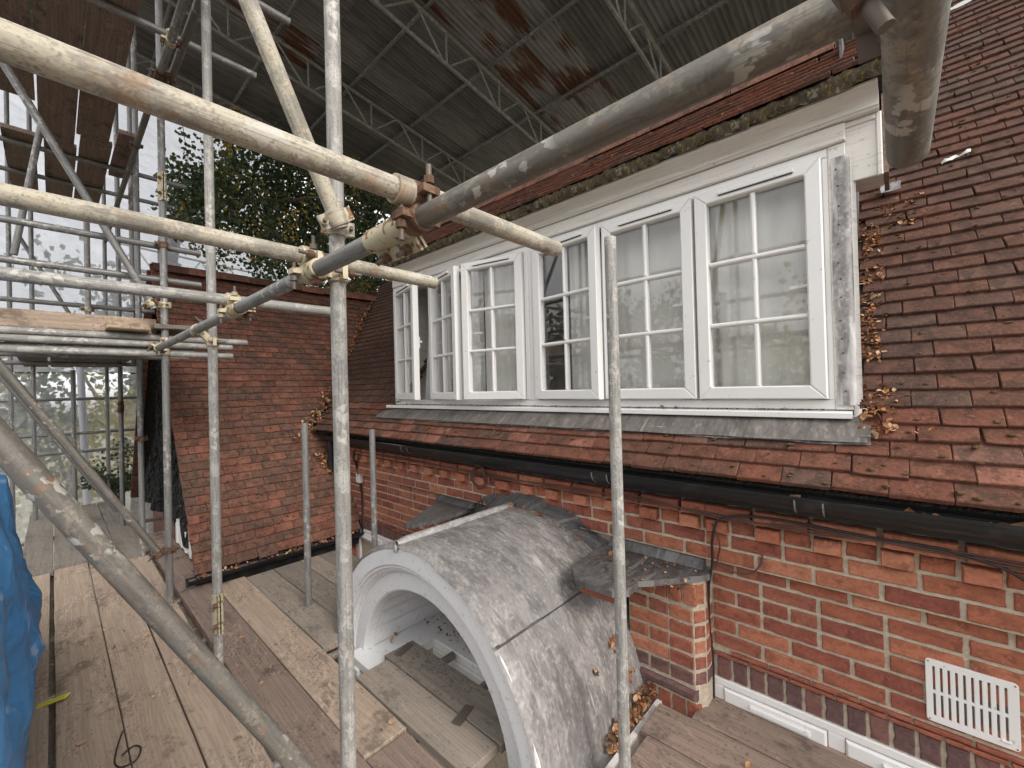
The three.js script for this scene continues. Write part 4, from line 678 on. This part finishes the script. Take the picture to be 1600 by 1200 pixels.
// ---------------------------------------------------------------- temporary tin roof
{
  const roof = new THREE.Group(); top('temporary_roof', roof, 'dark corrugated tin roof on lattice beams high over the scaffold', 'temporary roof');
  const SL = 0.144, ty = (z) => 7.20 + SL * (z - 2.3), ang = Math.atan(SL);
  const sg = [0, 1, 2].map((k) => gridGeo(72, 1, (s, t) => { const x = s * 0.665, z = t * 3.05; return [x, 0.0135 * Math.sin(s * 0.665 / 0.0762 * 2 * Math.PI), -z, x + k * 0.23, z + k * 0.7]; }));
  for (let i = 0; i < 18; i++) for (let k = 0; k < 4; k++) {
    const x = 1.0 - (i + 1) * 0.61, z = 4.6 - k * 2.55 + rr(-0.05, 0.05);
    const near = (a, b, r) => Math.abs(x + 0.3 - a) < r && Math.abs(z - 1.5 - b) < 1.5;
    const m = near(-4.0, -3.1, 0.75) || near(-6.8, -0.2, 0.4) || near(-3.3, -2.2, 0.31) ? tinMats[3] : pick([tinMats[0], tinMats[1], tinMats[1], tinMats[0], tinMats[0], tinMats[2]]);
    const s = mesh('corrugated_sheet', sg[(i + k) % 3], m, roof); s.position.set(x, ty(z) + 0.03 + (k % 2) * 0.014 + (i % 2) * 0.006, z); s.rotation.x = -ang;
  }
  for (const z of [3.4, 2.3, 1.15, 0.05, -1.1, -1.68 - 0.57, -3.4, -4.55, -5.2]) { const p = mesh('purlin', tubeGeo(11.0), tubeMats.dark, roof); aim(p, V(-10.1, ty(z) - 0.012, z), V(0.9, ty(z) - 0.012, z)); }
  const chord = tubeGeo(10.0, 0.02415, 0.003, 12), z0 = 4.2, z1 = -5.7, LEN = Math.hypot(9.9, 9.9 * SL);
  const lac = new Map(), rod = (l) => { const k = l.toFixed(3); if (!lac.has(k)) lac.set(k, rodGeo(0.015, l, 8)); return lac.get(k); };
  for (const x of [-0.27, -2.36, -4.52, -6.57, -8.65]) {
    const b = new THREE.Group(); b.name = 'lattice_beam'; roof.add(b);
    const yb = (z) => ty(z) - 0.51, yt = (z) => ty(z) - 0.062;
    for (const f of [yb, yt]) { const c = mesh('chord', chord, tubeMats.pale, b); aim(c, V(x, f(z1), z1), V(x, f(z0), z0)); }
    for (let z = z1 + 0.1, k = 0; z < z0 - 0.9; z += 1.05, k++) {
      const seg = (p, q) => { const m = mesh('lacing_bar', rod(p.distanceTo(q)), tubeMats.pale, b); m.position.copy(p).add(q).multiplyScalar(0.5); m.quaternion.setFromUnitVectors(V(0, 1, 0), q.clone().sub(p).normalize()); };
      seg(V(x, yb(z), z), V(x, yt(z + 0.42), z + 0.42)); seg(V(x, yt(z + 0.5), z + 0.5), V(x, yb(z + 0.95), z + 0.95)); seg(V(x, yb(z + 0.99), z + 0.99), V(x, yt(z + 0.99), z + 0.99));
    }
  }
}
{ // lattice and rails far beyond the wing ridge
  const b = new THREE.Group(); top('lattice_girder', b, 'far lattice girder against the white sky above the wing ridge', 'girder');
  const x = -12.6; for (const y of [4.55, 5.05]) { const c = mesh('chord', tubeGeo(9), tubeMats.dark, b); aim(c, V(x, y, 1.5), V(x, y - 0.6, -7.5)); }
  for (let z = 1.3; z > -7.2; z -= 0.6) { const f = (zz) => (1.5 - zz) * 0.0667; const p = V(x, 4.55 - f(z), z), q = V(x, 5.05 - f(z - 0.3), z - 0.3), r = V(x, 4.55 - f(z - 0.6), z - 0.6); for (const [u, v] of [[p, q], [q, r]]) { const m = mesh('lacing_bar', rodGeo(0.013, u.distanceTo(v), 6), tubeMats.dark, b); m.position.copy(u).add(v).multiplyScalar(0.5); m.quaternion.setFromUnitVectors(V(0, 1, 0), v.clone().sub(u).normalize()); } }
  for (const [y, z0, z1, l] of [[4.05, 1.5, -6.5, 'upper far dark rail above the wing ridge'], [3.85, 1.5, -6.5, 'lower far dark rail above the wing ridge'], [4.25, 1.4, -2.0, 'short far dark rail above the wing ridge']]) tube('far_rail', [-11.5, y, z0], [-11.5, y - 0.25, z1], 'dark', l, 'rail');
  for (let k = 0; k < 6; k++) tube('far_upright', [-11.8, 0, -1.2 - k * 1.0], [-11.8, 5.6, -1.2 - k * 1.0], 'dark', 'far scaffold upright above the wing ridge', 'upright', 'far uprights beyond the wing roof');
  const ch = mesh('chimney_stack', box(-9.0, -8.5, 2.0, 4.06, -2.6, -2.15), M.mortar); const cg = top('chimney_stack', ch, 'stub of brick chimney behind the left roof verge', 'chimney');
  for (let c = 0; c < 9; c++) for (let k = 0; k < 2; k++) { const q = mesh('brick', pick(stretchers), pick(weighted), ch); q.position.set(-8.87 + k * 0.235, 3.42 + c * 0.075, -2.168); const q2 = mesh('brick', pick(stretchers), pick(weighted), ch); q2.rotation.y = Math.PI / 2; q2.position.set(-8.522, 3.42 + c * 0.075, -2.26 - k * 0.225); }
}
// ---------------------------------------------------------------- sheeting
function sheeting(x, z0, z1, y0, y1, label, s, mt = M.sheet) { return top('translucent_sheeting', mesh('translucent_sheeting', gridGeo(220, 220, (a, b) => { const z = z0 + (z1 - z0) * a, y = y0 + (y1 - y0) * b; return [x + 0.10 * (fbm(a, b, 7, 9, 4, s) - 0.5) + 0.16 * Math.abs(fbm(a + 0.05 * fbm(a, b, 4, 4, 2, s + 3), b, 14, 26, 4, s + 7) - 0.5) + 0.05 * Math.sin(a * 11 + b * 4), y, z, z, y]; }), mt), label, 'sheeting'); }
sheeting(-9.75, 3.6, -1.05, 2.05, 7.2, 'wrinkled white translucent sheeting closing the upper scaffold end', 1501); sheeting(-9.85, 3.6, 0.9, -2.2, 2.03, 'clearer translucent sheeting at the far end of the walkway', 1551, M.sheetClear);
tube('timber_prop', [-9.6, -0.2, 1.95], [-9.75, 2.2, 2.0], mat(null, { color: lin(0.5, 0.5, 0.53), roughness: 0.7 }), 'pale grey flat prop behind the far rails', 'prop', null, 0.045);

// ---------------------------------------------------------------- blue tarpaulin at the left edge
top('blue_tarpaulin', mesh('blue_tarpaulin', gridGeo(90, 60, (s, t) => {
  const x = -0.95 - 3.3 * s, lump = 1.36 - 0.62 * ss(0.25, 1, s) - 0.12 * Math.sin(s * 9), n = fbm(s, t, 9, 6, 4, 1601) - 0.5;
  const y = t < 0.5 ? (t / 0.5) * lump : lump, out = t < 0.5 ? 0 : (t - 0.5) / 0.5;
  const belly = 0.10 * Math.sin(Math.min(1, t / 0.5) * Math.PI * 0.9) + 0.05 * Math.sin(x * 5 + t * 4);
  return [x, Math.max(0.006, y + 0.05 * n - out * out * 0.5), 2.50 - belly * 0.8 * (1 - out) + out * 0.9 + 0.12 * n + 0.03 * Math.sin(x * 23 + n * 8) * (1 - out) + 0.05 * (s < 0.3 ? s - 0.3 : 0), x, t * 1.6];
}), M.tarp), 'blue tarpaulin bundled along the left edge of the walkway', 'tarpaulin');
{ const p = new THREE.Mesh(boxUV(new THREE.BoxGeometry(0.16, 0.006, 0.035, 4, 1, 1)), mat(null, { color: lin(0.72, 0.68, 0.05), roughness: 0.5 })); p.position.set(-3.35, 0.02, 2.325); p.rotation.set(0.2, 0.9, 0.15); top('yellow_strap', p, 'scrap of yellow strap by the blue tarpaulin', 'strap'); }

// ---------------------------------------------------------------- cables
function cable(name, pts, r, m, label) { return top(name, mesh(name, new THREE.TubeGeometry(new THREE.CatmullRomCurve3(pts.map((p) => V(...p))), pts.length * 8, r, 6), m), label, 'cable'); }
cable('black_cable', [[0.9, 0.60, 0.06], [0.42, 0.70, 0.11], [0.30, 0.93, 0.118], [0.15, 0.985, 0.118], [-0.1, 0.99, 0.118], [-0.4, 1.0, 0.118], [-0.58, 0.985, 0.118], [-0.66, 0.95, 0.118], [-0.69, 0.86, 0.115], [-0.705, 0.72, 0.085], [-0.725, 0.60, 0.08], [-0.735, 0.40, 0.06], [-0.733, 0.2, 0.03], [-0.735, -0.05, 0.03]], 0.0062, M.cable, 'black cable running under the eaves and down beside the pier');
for (let k = 0; k < 3; k++) cable('brown_cable', [[0.6, 0.955 + k * 0.01, 0.117], [0.1, 0.975 + k * 0.008, 0.119], [-0.35, 0.985 - k * 0.012, 0.119], [-0.62, 0.955 + k * 0.012, 0.119], [-1.1, 1.0 - k * 0.012, 0.119], [-1.5, 0.965 + k * 0.013, 0.119], [-2.2, 0.985 - k * 0.01, 0.119], [-3.2, 0.98 + k * 0.008, 0.119], [-4.4, 0.985, 0.119]], 0.0035, M.cableBrown, ['upper brown wire strung along the dentil course', 'middle brown wire strung along the dentil course', 'lowest brown wire strung along the dentil course'][k]);
cable('brown_cable', [[-0.69, 0.93, 0.119], [-0.665, 0.82, 0.09], [-0.68, 0.72, 0.075], [-0.62, 0.70, 0.085], [-0.54, 0.71, 0.085], [-0.495, 0.76, 0.075], [-0.487, 0.815, 0.052]], 0.004, M.cableBrown, 'brown wire loop hanging beside the black cable');
{ const p = []; for (let k = 0; k < 60; k++) { const a = k / 60 * Math.PI * 8; p.push([-2.36 + (0.075 + 0.01 * Math.sin(k)) * Math.cos(a), 0.95 + (0.085 + 0.008 * Math.cos(k * 2)) * Math.sin(a), 0.125 + 0.008 * Math.sin(k * 1.7)]); } cable('cable_coil', p, 0.004, M.cableBrown, 'coil of brown wire hung under the gutter above the porch'); }
cable('black_cable', [[-4.32, 1.0, 0.11], [-4.36, 0.93, 0.11], [-4.39, 0.80, 0.06], [-4.385, 0.5, 0.012], [-4.38, 0.05, 0.012]], 0.014, M.cable, 'bent dark pipe on the far brick wall near the downpipe');
top('junction_box', mesh('junction_box', cbox(-4.44, -4.36, 0.62, 0.72, 0.012, 0.05, 0.004), M.upvc), 'small white junction box on the far brick wall', 'box');
cable('wire_scrap', [[-2.80, 0.012, 2.085], [-2.72, 0.05, 2.10], [-2.64, 0.03, 2.125], [-2.58, 0.012, 2.135], [-2.53, 0.012, 2.115], [-2.52, 0.02, 2.07], [-2.57, 0.03, 2.05], [-2.64, 0.012, 2.07], [-2.60, 0.02, 2.11]], 0.0035, M.cable, 'loop of black wire on the walkway at the bottom left');

// ---------------------------------------------------------------- fallen leaves, moss, debris
const leafGeo = [0, 1, 2].map((k) => { const g = gridGeo(4, 2, (s, t) => { const x = (s - 0.5), w = Math.sin(Math.PI * Math.min(0.98, s + 0.04)) * 0.42; return [x, 0.22 * Math.sin(s * 3.1 + k) + 0.12 * (t - 0.5) * (t - 0.5) * 4, (t - 0.5) * 2 * w * 0.8, s, t]; }); return g; });
function litter(name, spots, label, mats = leafMats) {
  const by = mats.map(() => []), m4 = new THREE.Matrix4(), q = new THREE.Quaternion();
  for (const [p, size] of spots) { q.setFromEuler(new THREE.Euler(rr(-1.1, 1.1), rr(0, 6.28), rr(-1.1, 1.1))); const s = size * rr(0.6, 1.3); m4.compose(V(...p), q, V(s, s, s)); by[Math.floor(rnd() * mats.length)].push(leafGeo[Math.floor(rnd() * 3)].clone().applyMatrix4(m4)); }
  const g = new THREE.Group(); by.forEach((b, k) => { if (b.length) { const o = mesh('leaf_pile', mergeGeometries(b), mats[k], g); o.userData.kind = 'stuff'; } });
  return top(name, g, label, 'leaves', null, 'stuff');
}
{
  const sp = [];
  for (let k = 0; k < 520; k++) { const t = Math.pow(rnd(), 1.4), y = 1.1 + t * 2.0, x = wingX(y) + rr(-0.02, 0.14 * (1 - t) + 0.05), z = mainZ(y) + rr(0, 0.16 * (1 - t * 0.7)) ; sp.push([[x + 0.03, y + rr(0, 0.05), z + 0.03], 0.034]); }
  for (let k = 0; k < 240; k++) { const y = rr(0.58, 0.92); sp.push([[wingX(y) + 0.045 + rr(0, 0.02), y, rr(0.05, 0.30) * (y - 0.3) / 0.6], 0.034]); }
  litter('valley_leaves', sp, 'drift of orange leaves in the valley between wing and main roof');
  const s2 = []; for (let k = 0; k < 330; k++) { const y = pick([1.46, 1.53, 1.75, 1.86, 1.98, 2.15, 2.3, 2.36, 2.42]) + rr(-0.06, 0.06); s2.push([[-0.12 + Math.abs(rr(-0.05, 0.09)) * (y < 1.6 ? 1.3 : 0.9), y, mainZ(y) + 0.045 + rr(0, 0.015)], 0.024]); }
  for (let k = 0; k < 90; k++) { const y = rr(2.42, 2.62); s2.push([[rr(-0.05, 0.14), y, mainZ(y) + 0.04], 0.03]); }
  for (let k = 0; k < 14; k++) { s2.push([[-0.10 + rr(0, 0.20), 1.39 + rr(0, 0.05), 0.075 + rr(-0.04, 0.02)], 0.034]); }
  litter('cheek_leaves', s2, 'dry orange leaves caught along the right end of the dormer');
  const s3 = []; for (let k = 0; k < 170; k++) s3.push([[rr(-4.8, 1.0), 1.075 + rr(0, 0.03), 0.172 + rr(-0.035, 0.03)], 0.026]); for (const x of [0.02, 0.06, 0.09, 0.21, 0.25, 0.28, 0.31, 0.33, -0.33]) s3.push([[x, 1.118, 0.19], 0.05]); for (let k = 0; k < 110; k++) s3.push([[-4.385 + rr(-0.03, 0.03), 0.075 + rr(0, 0.03), rr(0.05, 1.5)], 0.03]);
  litter('gutter_leaves', s3, 'leaves and dirt lying in the black gutters');
  const s4 = []; for (let k = 0; k < 180; k++) { const z = rr(0.08, 0.62); s4.push([[-1.01 + rr(-0.03, 0.03) + 0.02 * z, -0.045 + rr(0, 0.13) * (1 - z), z], 0.034]); } for (const [a, z] of [[27, 0.36], [28, 0.33], [25, 0.35], [22, 0.30], [23, 0.34], [26, 0.31], [16, 0.33], [17, 0.28], [15, 0.31], [24, 0.55], [95, 0.15], [88, 0.12], [80, 0.12]]) for (let k = 0; k < 3; k++) { const q = 0.92; s4.push([[-1.938 + q * Math.cos((a + rr(-1, 1)) * D2R), -0.134 + q * Math.sin((a + rr(-1, 1)) * D2R), z + rr(-0.02, 0.02)], 0.036]); }
  for (let k = 0; k < 160; k++) { const a = rr(60, 112) * D2R; s4.push([[-1.938 + 0.916 * Math.cos(a), -0.134 + 0.916 * Math.sin(a), rr(0.05, 0.14)], 0.016]); } for (let k = 0; k < 60; k++) s4.push([[rr(-1.25, -0.76), 0.668, rr(0.05, 0.42)], pick([0.014, 0.014, 0.03])]); for (let k = 0; k < 120; k++) s4.push([[rr(-2.6, -2.0), -0.04, rr(0.2, 0.55)], 0.02]);
  litter('porch_leaves', s4, 'dead leaves on the lead porch hood and its box gutter', [...leafMats, leafMats[2], mat(null, { color: lin(0.10, 0.06, 0.035), side: THREE.DoubleSide })]);
  const s5 = []; for (let k = 0; k < 44; k++) s5.push([[rr(-4.2, -1.2), 0.012, rr(0.75, 2.3)], rr(0.012, 0.03)]); s5.push([[-2.55, -0.03, 0.75], 0.05], [[-2.5, -0.03, 0.8], 0.04], [[-2.05, 0.012, 1.98], 0.03], [[-0.5, 0.012, 0.35], 0.03]); for (let k = 0; k < 12; k++) s5.push([[rr(-3.6, -0.3), 1.487, rr(-0.04, -0.01)], 0.022]);
  litter('deck_leaves', s5, 'scattered dry leaves on the boards and window sill');
  // moss clumps and crumbs sitting on tile edges
  const lump = new THREE.IcosahedronGeometry(1, 1), P = lump.attributes.position; for (let i = 0; i < P.count; i++) { const n = 0.75 + 0.5 * hash2(Math.round(P.getX(i) * 50), Math.round(P.getY(i) * 50 + P.getZ(i) * 90), 7); P.setXYZ(i, P.getX(i) * n, P.getY(i) * n, P.getZ(i) * n); } lump.computeVertexNormals();
  const mk = (list, n, nm, label, m) => { const parts = []; for (let k = 0; k < n; k++) { const t = list[Math.floor(Math.pow(rnd(), 1.15) * list.length)], s = rr(0.004, 0.011); const g = lump.clone(); g.scale(s * rr(0.8, 1.8), s * 0.7, s); g.rotateY(rr(0, 6)); const e = t.e || V(rr(-0.08, 0.08), 0, 0); g.translate(t.p.x + e.x, t.p.y + rr(0.0, 0.07), t.p.z); const n2 = t.nrm; g.translate(n2.x * 0.040, n2.y * 0.040, n2.z * 0.040); parts.push(g); } return top(nm, mesh(nm, mergeGeometries(parts), m), label, 'moss', null, 'stuff'); };
  M.crumb = mat(mossTex, { color: lin(4.2, 3.3, 2.4), roughness: 1 });
  const N1 = V(0, 0.62, 0.79), N2 = V(0.83, 0.56, 0);
  const seat = (p, up, n) => p;
  const mainL = mainTiles.map((t) => ({ p: t.p.clone().add(V(0, 0, 0)), nrm: N1, up: 1 })), wingL = wingTiles.map((t) => ({ p: t.p.clone(), nrm: N2, e: V(0, 0, rr(-0.08, 0.08)) }));
  const crumbs = (list, n, nm, label, tan, nrm) => { const parts = []; for (let k = 0; k < n; k++) { const t = list[Math.floor(Math.pow(rnd(), 1.1) * list.length)], s = rr(0.003, 0.012), u = rr(0.004, 0.08), g = lump.clone(); g.scale(s * rr(0.7, 1.7), s * 0.6, s); g.rotateY(rr(0, 6)); const ax = nrm === N1 ? V(rr(-0.08, 0.08), 0, 0) : V(0, 0, rr(-0.08, 0.08)); const q = t.p.clone().add(ax).addScaledVector(tan, u).addScaledVector(nrm, 0.042 - u * 0.14); g.translate(q.x, q.y, q.z); parts.push(g); } return top(nm, mesh(nm, mergeGeometries(parts), M.crumb), label, 'moss', null, 'stuff'); };
  crumbs(mainL, 900, 'roof_moss', 'moss crumbs dotted over the brown main roof tiles', V(0, 0.79, -0.62), N1); crumbs(wingL, 1100, 'wing_moss', 'moss crumbs and droppings dotted over the red wing tiles', V(-0.56, 0.83, 0), N2);
}
{ const parts = [], lump = new THREE.IcosahedronGeometry(1, 0); for (let k = 0; k < 420; k++) { const g = lump.clone(), s = rr(0.001, 0.0042), c = Math.floor(rnd() * 9) * 0.42; g.scale(s * rr(1, 2.5), s * 0.7, s); g.rotateY(rr(0, 6)); g.translate(-3.7 + Math.min(3.45, c + rr(-0.2, 0.3)), 1.4855 - 0.001, rr(-0.043, -0.030)); parts.push(g); } top('sill_dirt', mesh('sill_dirt', mergeGeometries(parts), M.moss), 'dark dirt crumbs along the white window sill', 'dirt', null, 'stuff'); }
top('feather', mesh('feather', gridGeo(6, 2, (s, t) => { const p = mp(0.33 + s * 0.20, 4.36 + s * 0.03); return [p[0], p[1] + (t - 0.5) * 0.03 * Math.sin(Math.PI * s), p[2] + 0.06, s, t]; }), M.upvc), 'white feather lying high on the main roof', 'feather');
top('lead_scrap', mesh('lead_scrap', slab(roughRect(0.085, 0.075, 0.006, 2, 2), 0.004, 0.001, 0.2, 0.4, true), M.leadPale), 'small grey lead scrap on the tiles right of the dormer', 'lead scrap').position.set(-0.0, 2.71, mainZ(2.71) + 0.09);
scene.getObjectByName('lead_scrap').rotation.x = -0.6;
top('plastic_scrap', mesh('plastic_scrap', gridGeo(8, 1, (s, t) => { const p = mp(0.21 + s * 0.115, 2.80 + s * 0.035); return [p[0], p[1] + t * 0.018 * (0.4 + rnd()), p[2] + 0.055 + 0.01 * Math.sin(s * 9), s, t]; }), M.upvc), 'torn white plastic scrap on the right hand tiles', 'scrap');

// ---------------------------------------------------------------- vegetation
const leafQuad = (s) => { const g = new THREE.BufferGeometry(); g.setAttribute('position', new THREE.Float32BufferAttribute([0, 0, 0, s * 0.4, s * 0.5, s * 0.08, 0, s, 0, 0, 0, 0, 0, s, 0, -s * 0.4, s * 0.5, s * 0.08], 3)); return g; };
function leaves(pts, size) { const base = leafQuad(1).attributes.position.array, pos = new Float32Array(pts.length * 18), q = new THREE.Quaternion(), e = new THREE.Euler(), v = V(0, 0, 0); pts.forEach((p, i) => { e.set(rr(0, 6.28), rr(0, 6.28), rr(0, 6.28)); q.setFromEuler(e); const s = size * rr(0.6, 1.25); for (let k = 0; k < 6; k++) { v.set(base[k * 3], base[k * 3 + 1], base[k * 3 + 2]).multiplyScalar(s).applyQuaternion(q).add(p); pos[i * 18 + k * 3] = v.x; pos[i * 18 + k * 3 + 1] = v.y; pos[i * 18 + k * 3 + 2] = v.z; } }); const g = new THREE.BufferGeometry(); g.setAttribute('position', new THREE.BufferAttribute(pos, 3)); g.computeVertexNormals(); return g; }
const limb = (pts, r0, r1) => { const c = new THREE.CatmullRomCurve3(pts.map((p) => V(...p))); const n = pts.length * 6, g = new THREE.TubeGeometry(c, n, 1, 8), P = g.attributes.position; for (let i = 0; i <= n; i++) { const o = c.getPointAt(i / n), r = r0 + (r1 - r0) * i / n; for (let k = 0; k <= 8; k++) { const j = i * 9 + k, v = V(P.getX(j), P.getY(j), P.getZ(j)).sub(o).multiplyScalar(r).add(o); P.setXYZ(j, v.x, v.y, v.z); } } g.computeVertexNormals(); return g; };
{ // the birch whose branches hang under the tin roof
  const t = new THREE.Group(); top('birch_tree', t, 'birch with hanging green and yellow branches under the tin roof', 'tree');
  mesh('trunk', mergeGeometries([limb([[-10.6, -2.25, 0.9], [-10.5, 1, 0.95], [-10.4, 3.6, 0.8], [-10.6, 5.6, 0.5]], 0.2, 0.09), limb([[-10.4, 3.6, 0.8], [-9.9, 4.55, 0.9], [-8.8, 4.78, 0.75], [-8.0, 4.86, 0.1], [-7.8, 5.1, -1.0], [-7.9, 5.3, -2.2]], 0.085, 0.02), limb([[-8.4, 4.83, 0.4], [-8.5, 5.6, -0.4], [-8.4, 6.0, -1.6]], 0.035, 0.01), limb([[-7.9, 4.95, -0.4], [-7.3, 5.0, -0.9], [-7.0, 4.7, -1.6]], 0.03, 0.008)]), M.bark, t);
  const G = [[], [], []], tw = [];
  for (let k = 0; k < 1050; k++) {
    const a = rnd(), z = 1.05 - 3.9 * Math.pow(a, 0.85), x = -8.1 + rr(-0.75, 0.75) - 0.3 * a, hi = z > 0.4 ? rr(4.6, 5.5) : rr(4.3, 6.25), L = rr(0.35, 1.15) * (z > 0.4 ? 0.75 : 1), kind = rnd() < 0.13 ? 2 : (rnd() < 0.45 ? 1 : 0);
    const dx = rr(-0.12, 0.12), dz = rr(-0.15, 0.15), n = Math.round(24 * L + 5);
    for (let i = 0; i < n; i++) { const s = Math.pow(rnd(), 0.8); G[kind].push(V(x + dx * s + rr(-0.09, 0.09), Math.max(3.35, hi - L * s) + rr(-0.05, 0.05), z + dz * s + rr(-0.09, 0.09))); }
    if (k % 6 === 0) tw.push(limb([[x, hi, z], [x + dx * 0.5, hi - L * 0.5, z + dz * 0.5], [x + dx, hi - L, z + dz]], 0.005, 0.002));
  }
  const c = mesh('crown', leaves(G[0], 0.076), M.leafDark, t); mesh('mid_green_leaves', leaves(G[1], 0.074), M.leafMid, c); mesh('yellow_leaves', leaves(G[2], 0.068), M.leafYellow, c); mesh('twigs', mergeGeometries(tw), M.bark, c).userData.kind = 'stuff';
}
function bush(name, label, r, h, n, size, m, m2, group) {
  const t = new THREE.Group(); const a = [], b = [];
  mesh('trunk', mergeGeometries([limb([[0, 0, 0], [0.1, h * 0.3, 0.05], [0, h * 0.65, -0.1]], 0.16, 0.05), limb([[0.08, h * 0.3, 0], [r * 0.5, h * 0.6, 0.3]], 0.06, 0.02), limb([[0.08, h * 0.28, 0], [-r * 0.5, h * 0.62, -0.3]], 0.06, 0.02)]), M.bark, t);
  const cl = []; for (let k = 0; k < 34; k++) { const u = rr(-1, 1), th = rr(0, 6.28), q = Math.pow(rnd(), 0.4); cl.push([V(r * q * Math.cos(th) * Math.sqrt(1 - u * u), h * 0.62 + h * 0.38 * q * u, r * q * Math.sin(th) * Math.sqrt(1 - u * u)), rr(0.35, 0.75) * r * 0.5]); }
  for (let k = 0; k < n; k++) { const c = pick(cl), p = c[0].clone().add(V(rr(-1, 1), rr(-0.8, 0.8), rr(-1, 1)).normalize().multiplyScalar(c[1] * Math.pow(rnd(), 0.45))); (rnd() < 0.5 ? a : b).push(p); }
  const c = mesh('crown', leaves(a, size), m, t); mesh('paler_leaves', leaves(b, size), m2, c);
  return top(name, t, label, 'tree', group);
}
const GT = 'garden trees beyond the sheeting', BT = 'trees in the garden behind the viewer';
const t1 = bush('garden_tree', 'yellow green tree glowing through the lower sheeting', 1.9, 5.0, 1900, 0.14, M.leafLime, M.leafYellow, GT); t1.position.set(-13.6, -2.25, 2.0);
const t2 = bush('garden_tree', 'dark tree blotching the left of the sheeting', 2.0, 6.2, 3200, 0.15, M.leafDark, M.leafMid, GT); t2.position.set(-12.9, -2.25, 3.9);
function copy(o, label, p, ry, s, group) { const c = o.clone(); c.name = numbered(o.name.replace(/_\d+$/, '')); c.userData = { label, category: 'tree', group }; c.position.set(...p); c.rotation.y = ry; c.scale.setScalar(s); scene.add(c); return c; }
copy(t2, 'tall dark tree behind the upper sheeting', [-14.5, -2.25, 0.9], 1.2, 1.25, GT); copy(t1, 'pale tree far beyond the sheeting on the right', [-17, -2.25, -1.5], 2.2, 1.1, GT); copy(t2, 'distant tree beyond the wing ridge', [-21, -2.25, -6.5], 0.5, 0.9, GT);
for (const [x, z, r, s, o] of [[-5.5, 9.5, 0.3, 1.15, t2], [-1.2, 10.5, 1.7, 1.3, t1], [3.2, 9.2, 2.9, 1.1, t2], [-10, 8.5, 4, 1.2, t2]]) copy(o, 'garden tree behind the viewer, mirrored in the panes', [x, -2.25, z], r, s, BT);
{ // straggly shrub at the far end of the walkway
  const t = new THREE.Group(); const st = [], lv = [];
  for (let k = 0; k < 16; k++) { const a = rr(0, 6.28), p = [[0, 0, 0], [0.12 * Math.cos(a), rr(0.2, 0.4), 0.12 * Math.sin(a)], [0.5 * Math.cos(a) * rr(0.5, 1.2), rr(0.3, 0.95), 0.42 * Math.sin(a)]]; st.push(limb(p, 0.008, 0.003)); const c = new THREE.CatmullRomCurve3(p.map((q) => V(...q))); for (let i = 0; i < 60; i++) { const q = c.getPoint(0.35 + 0.65 * rnd()); lv.push(q.add(V(rr(-0.06, 0.06), rr(-0.06, 0.06), rr(-0.06, 0.06)))); } }
  mesh('stems', mergeGeometries(st), M.bark, t); mesh('foliage', leaves(lv, 0.055), M.leafDark, t); t.position.set(-9.05, 0.0, 1.62); top('shrub', t, 'straggly dark shrub at the far end of the walkway', 'shrub');
}
scene.traverse((o) => { if (o.isMesh) { o.castShadow = true; o.receiveShadow = true; } });
renderer.render(scene, camera);
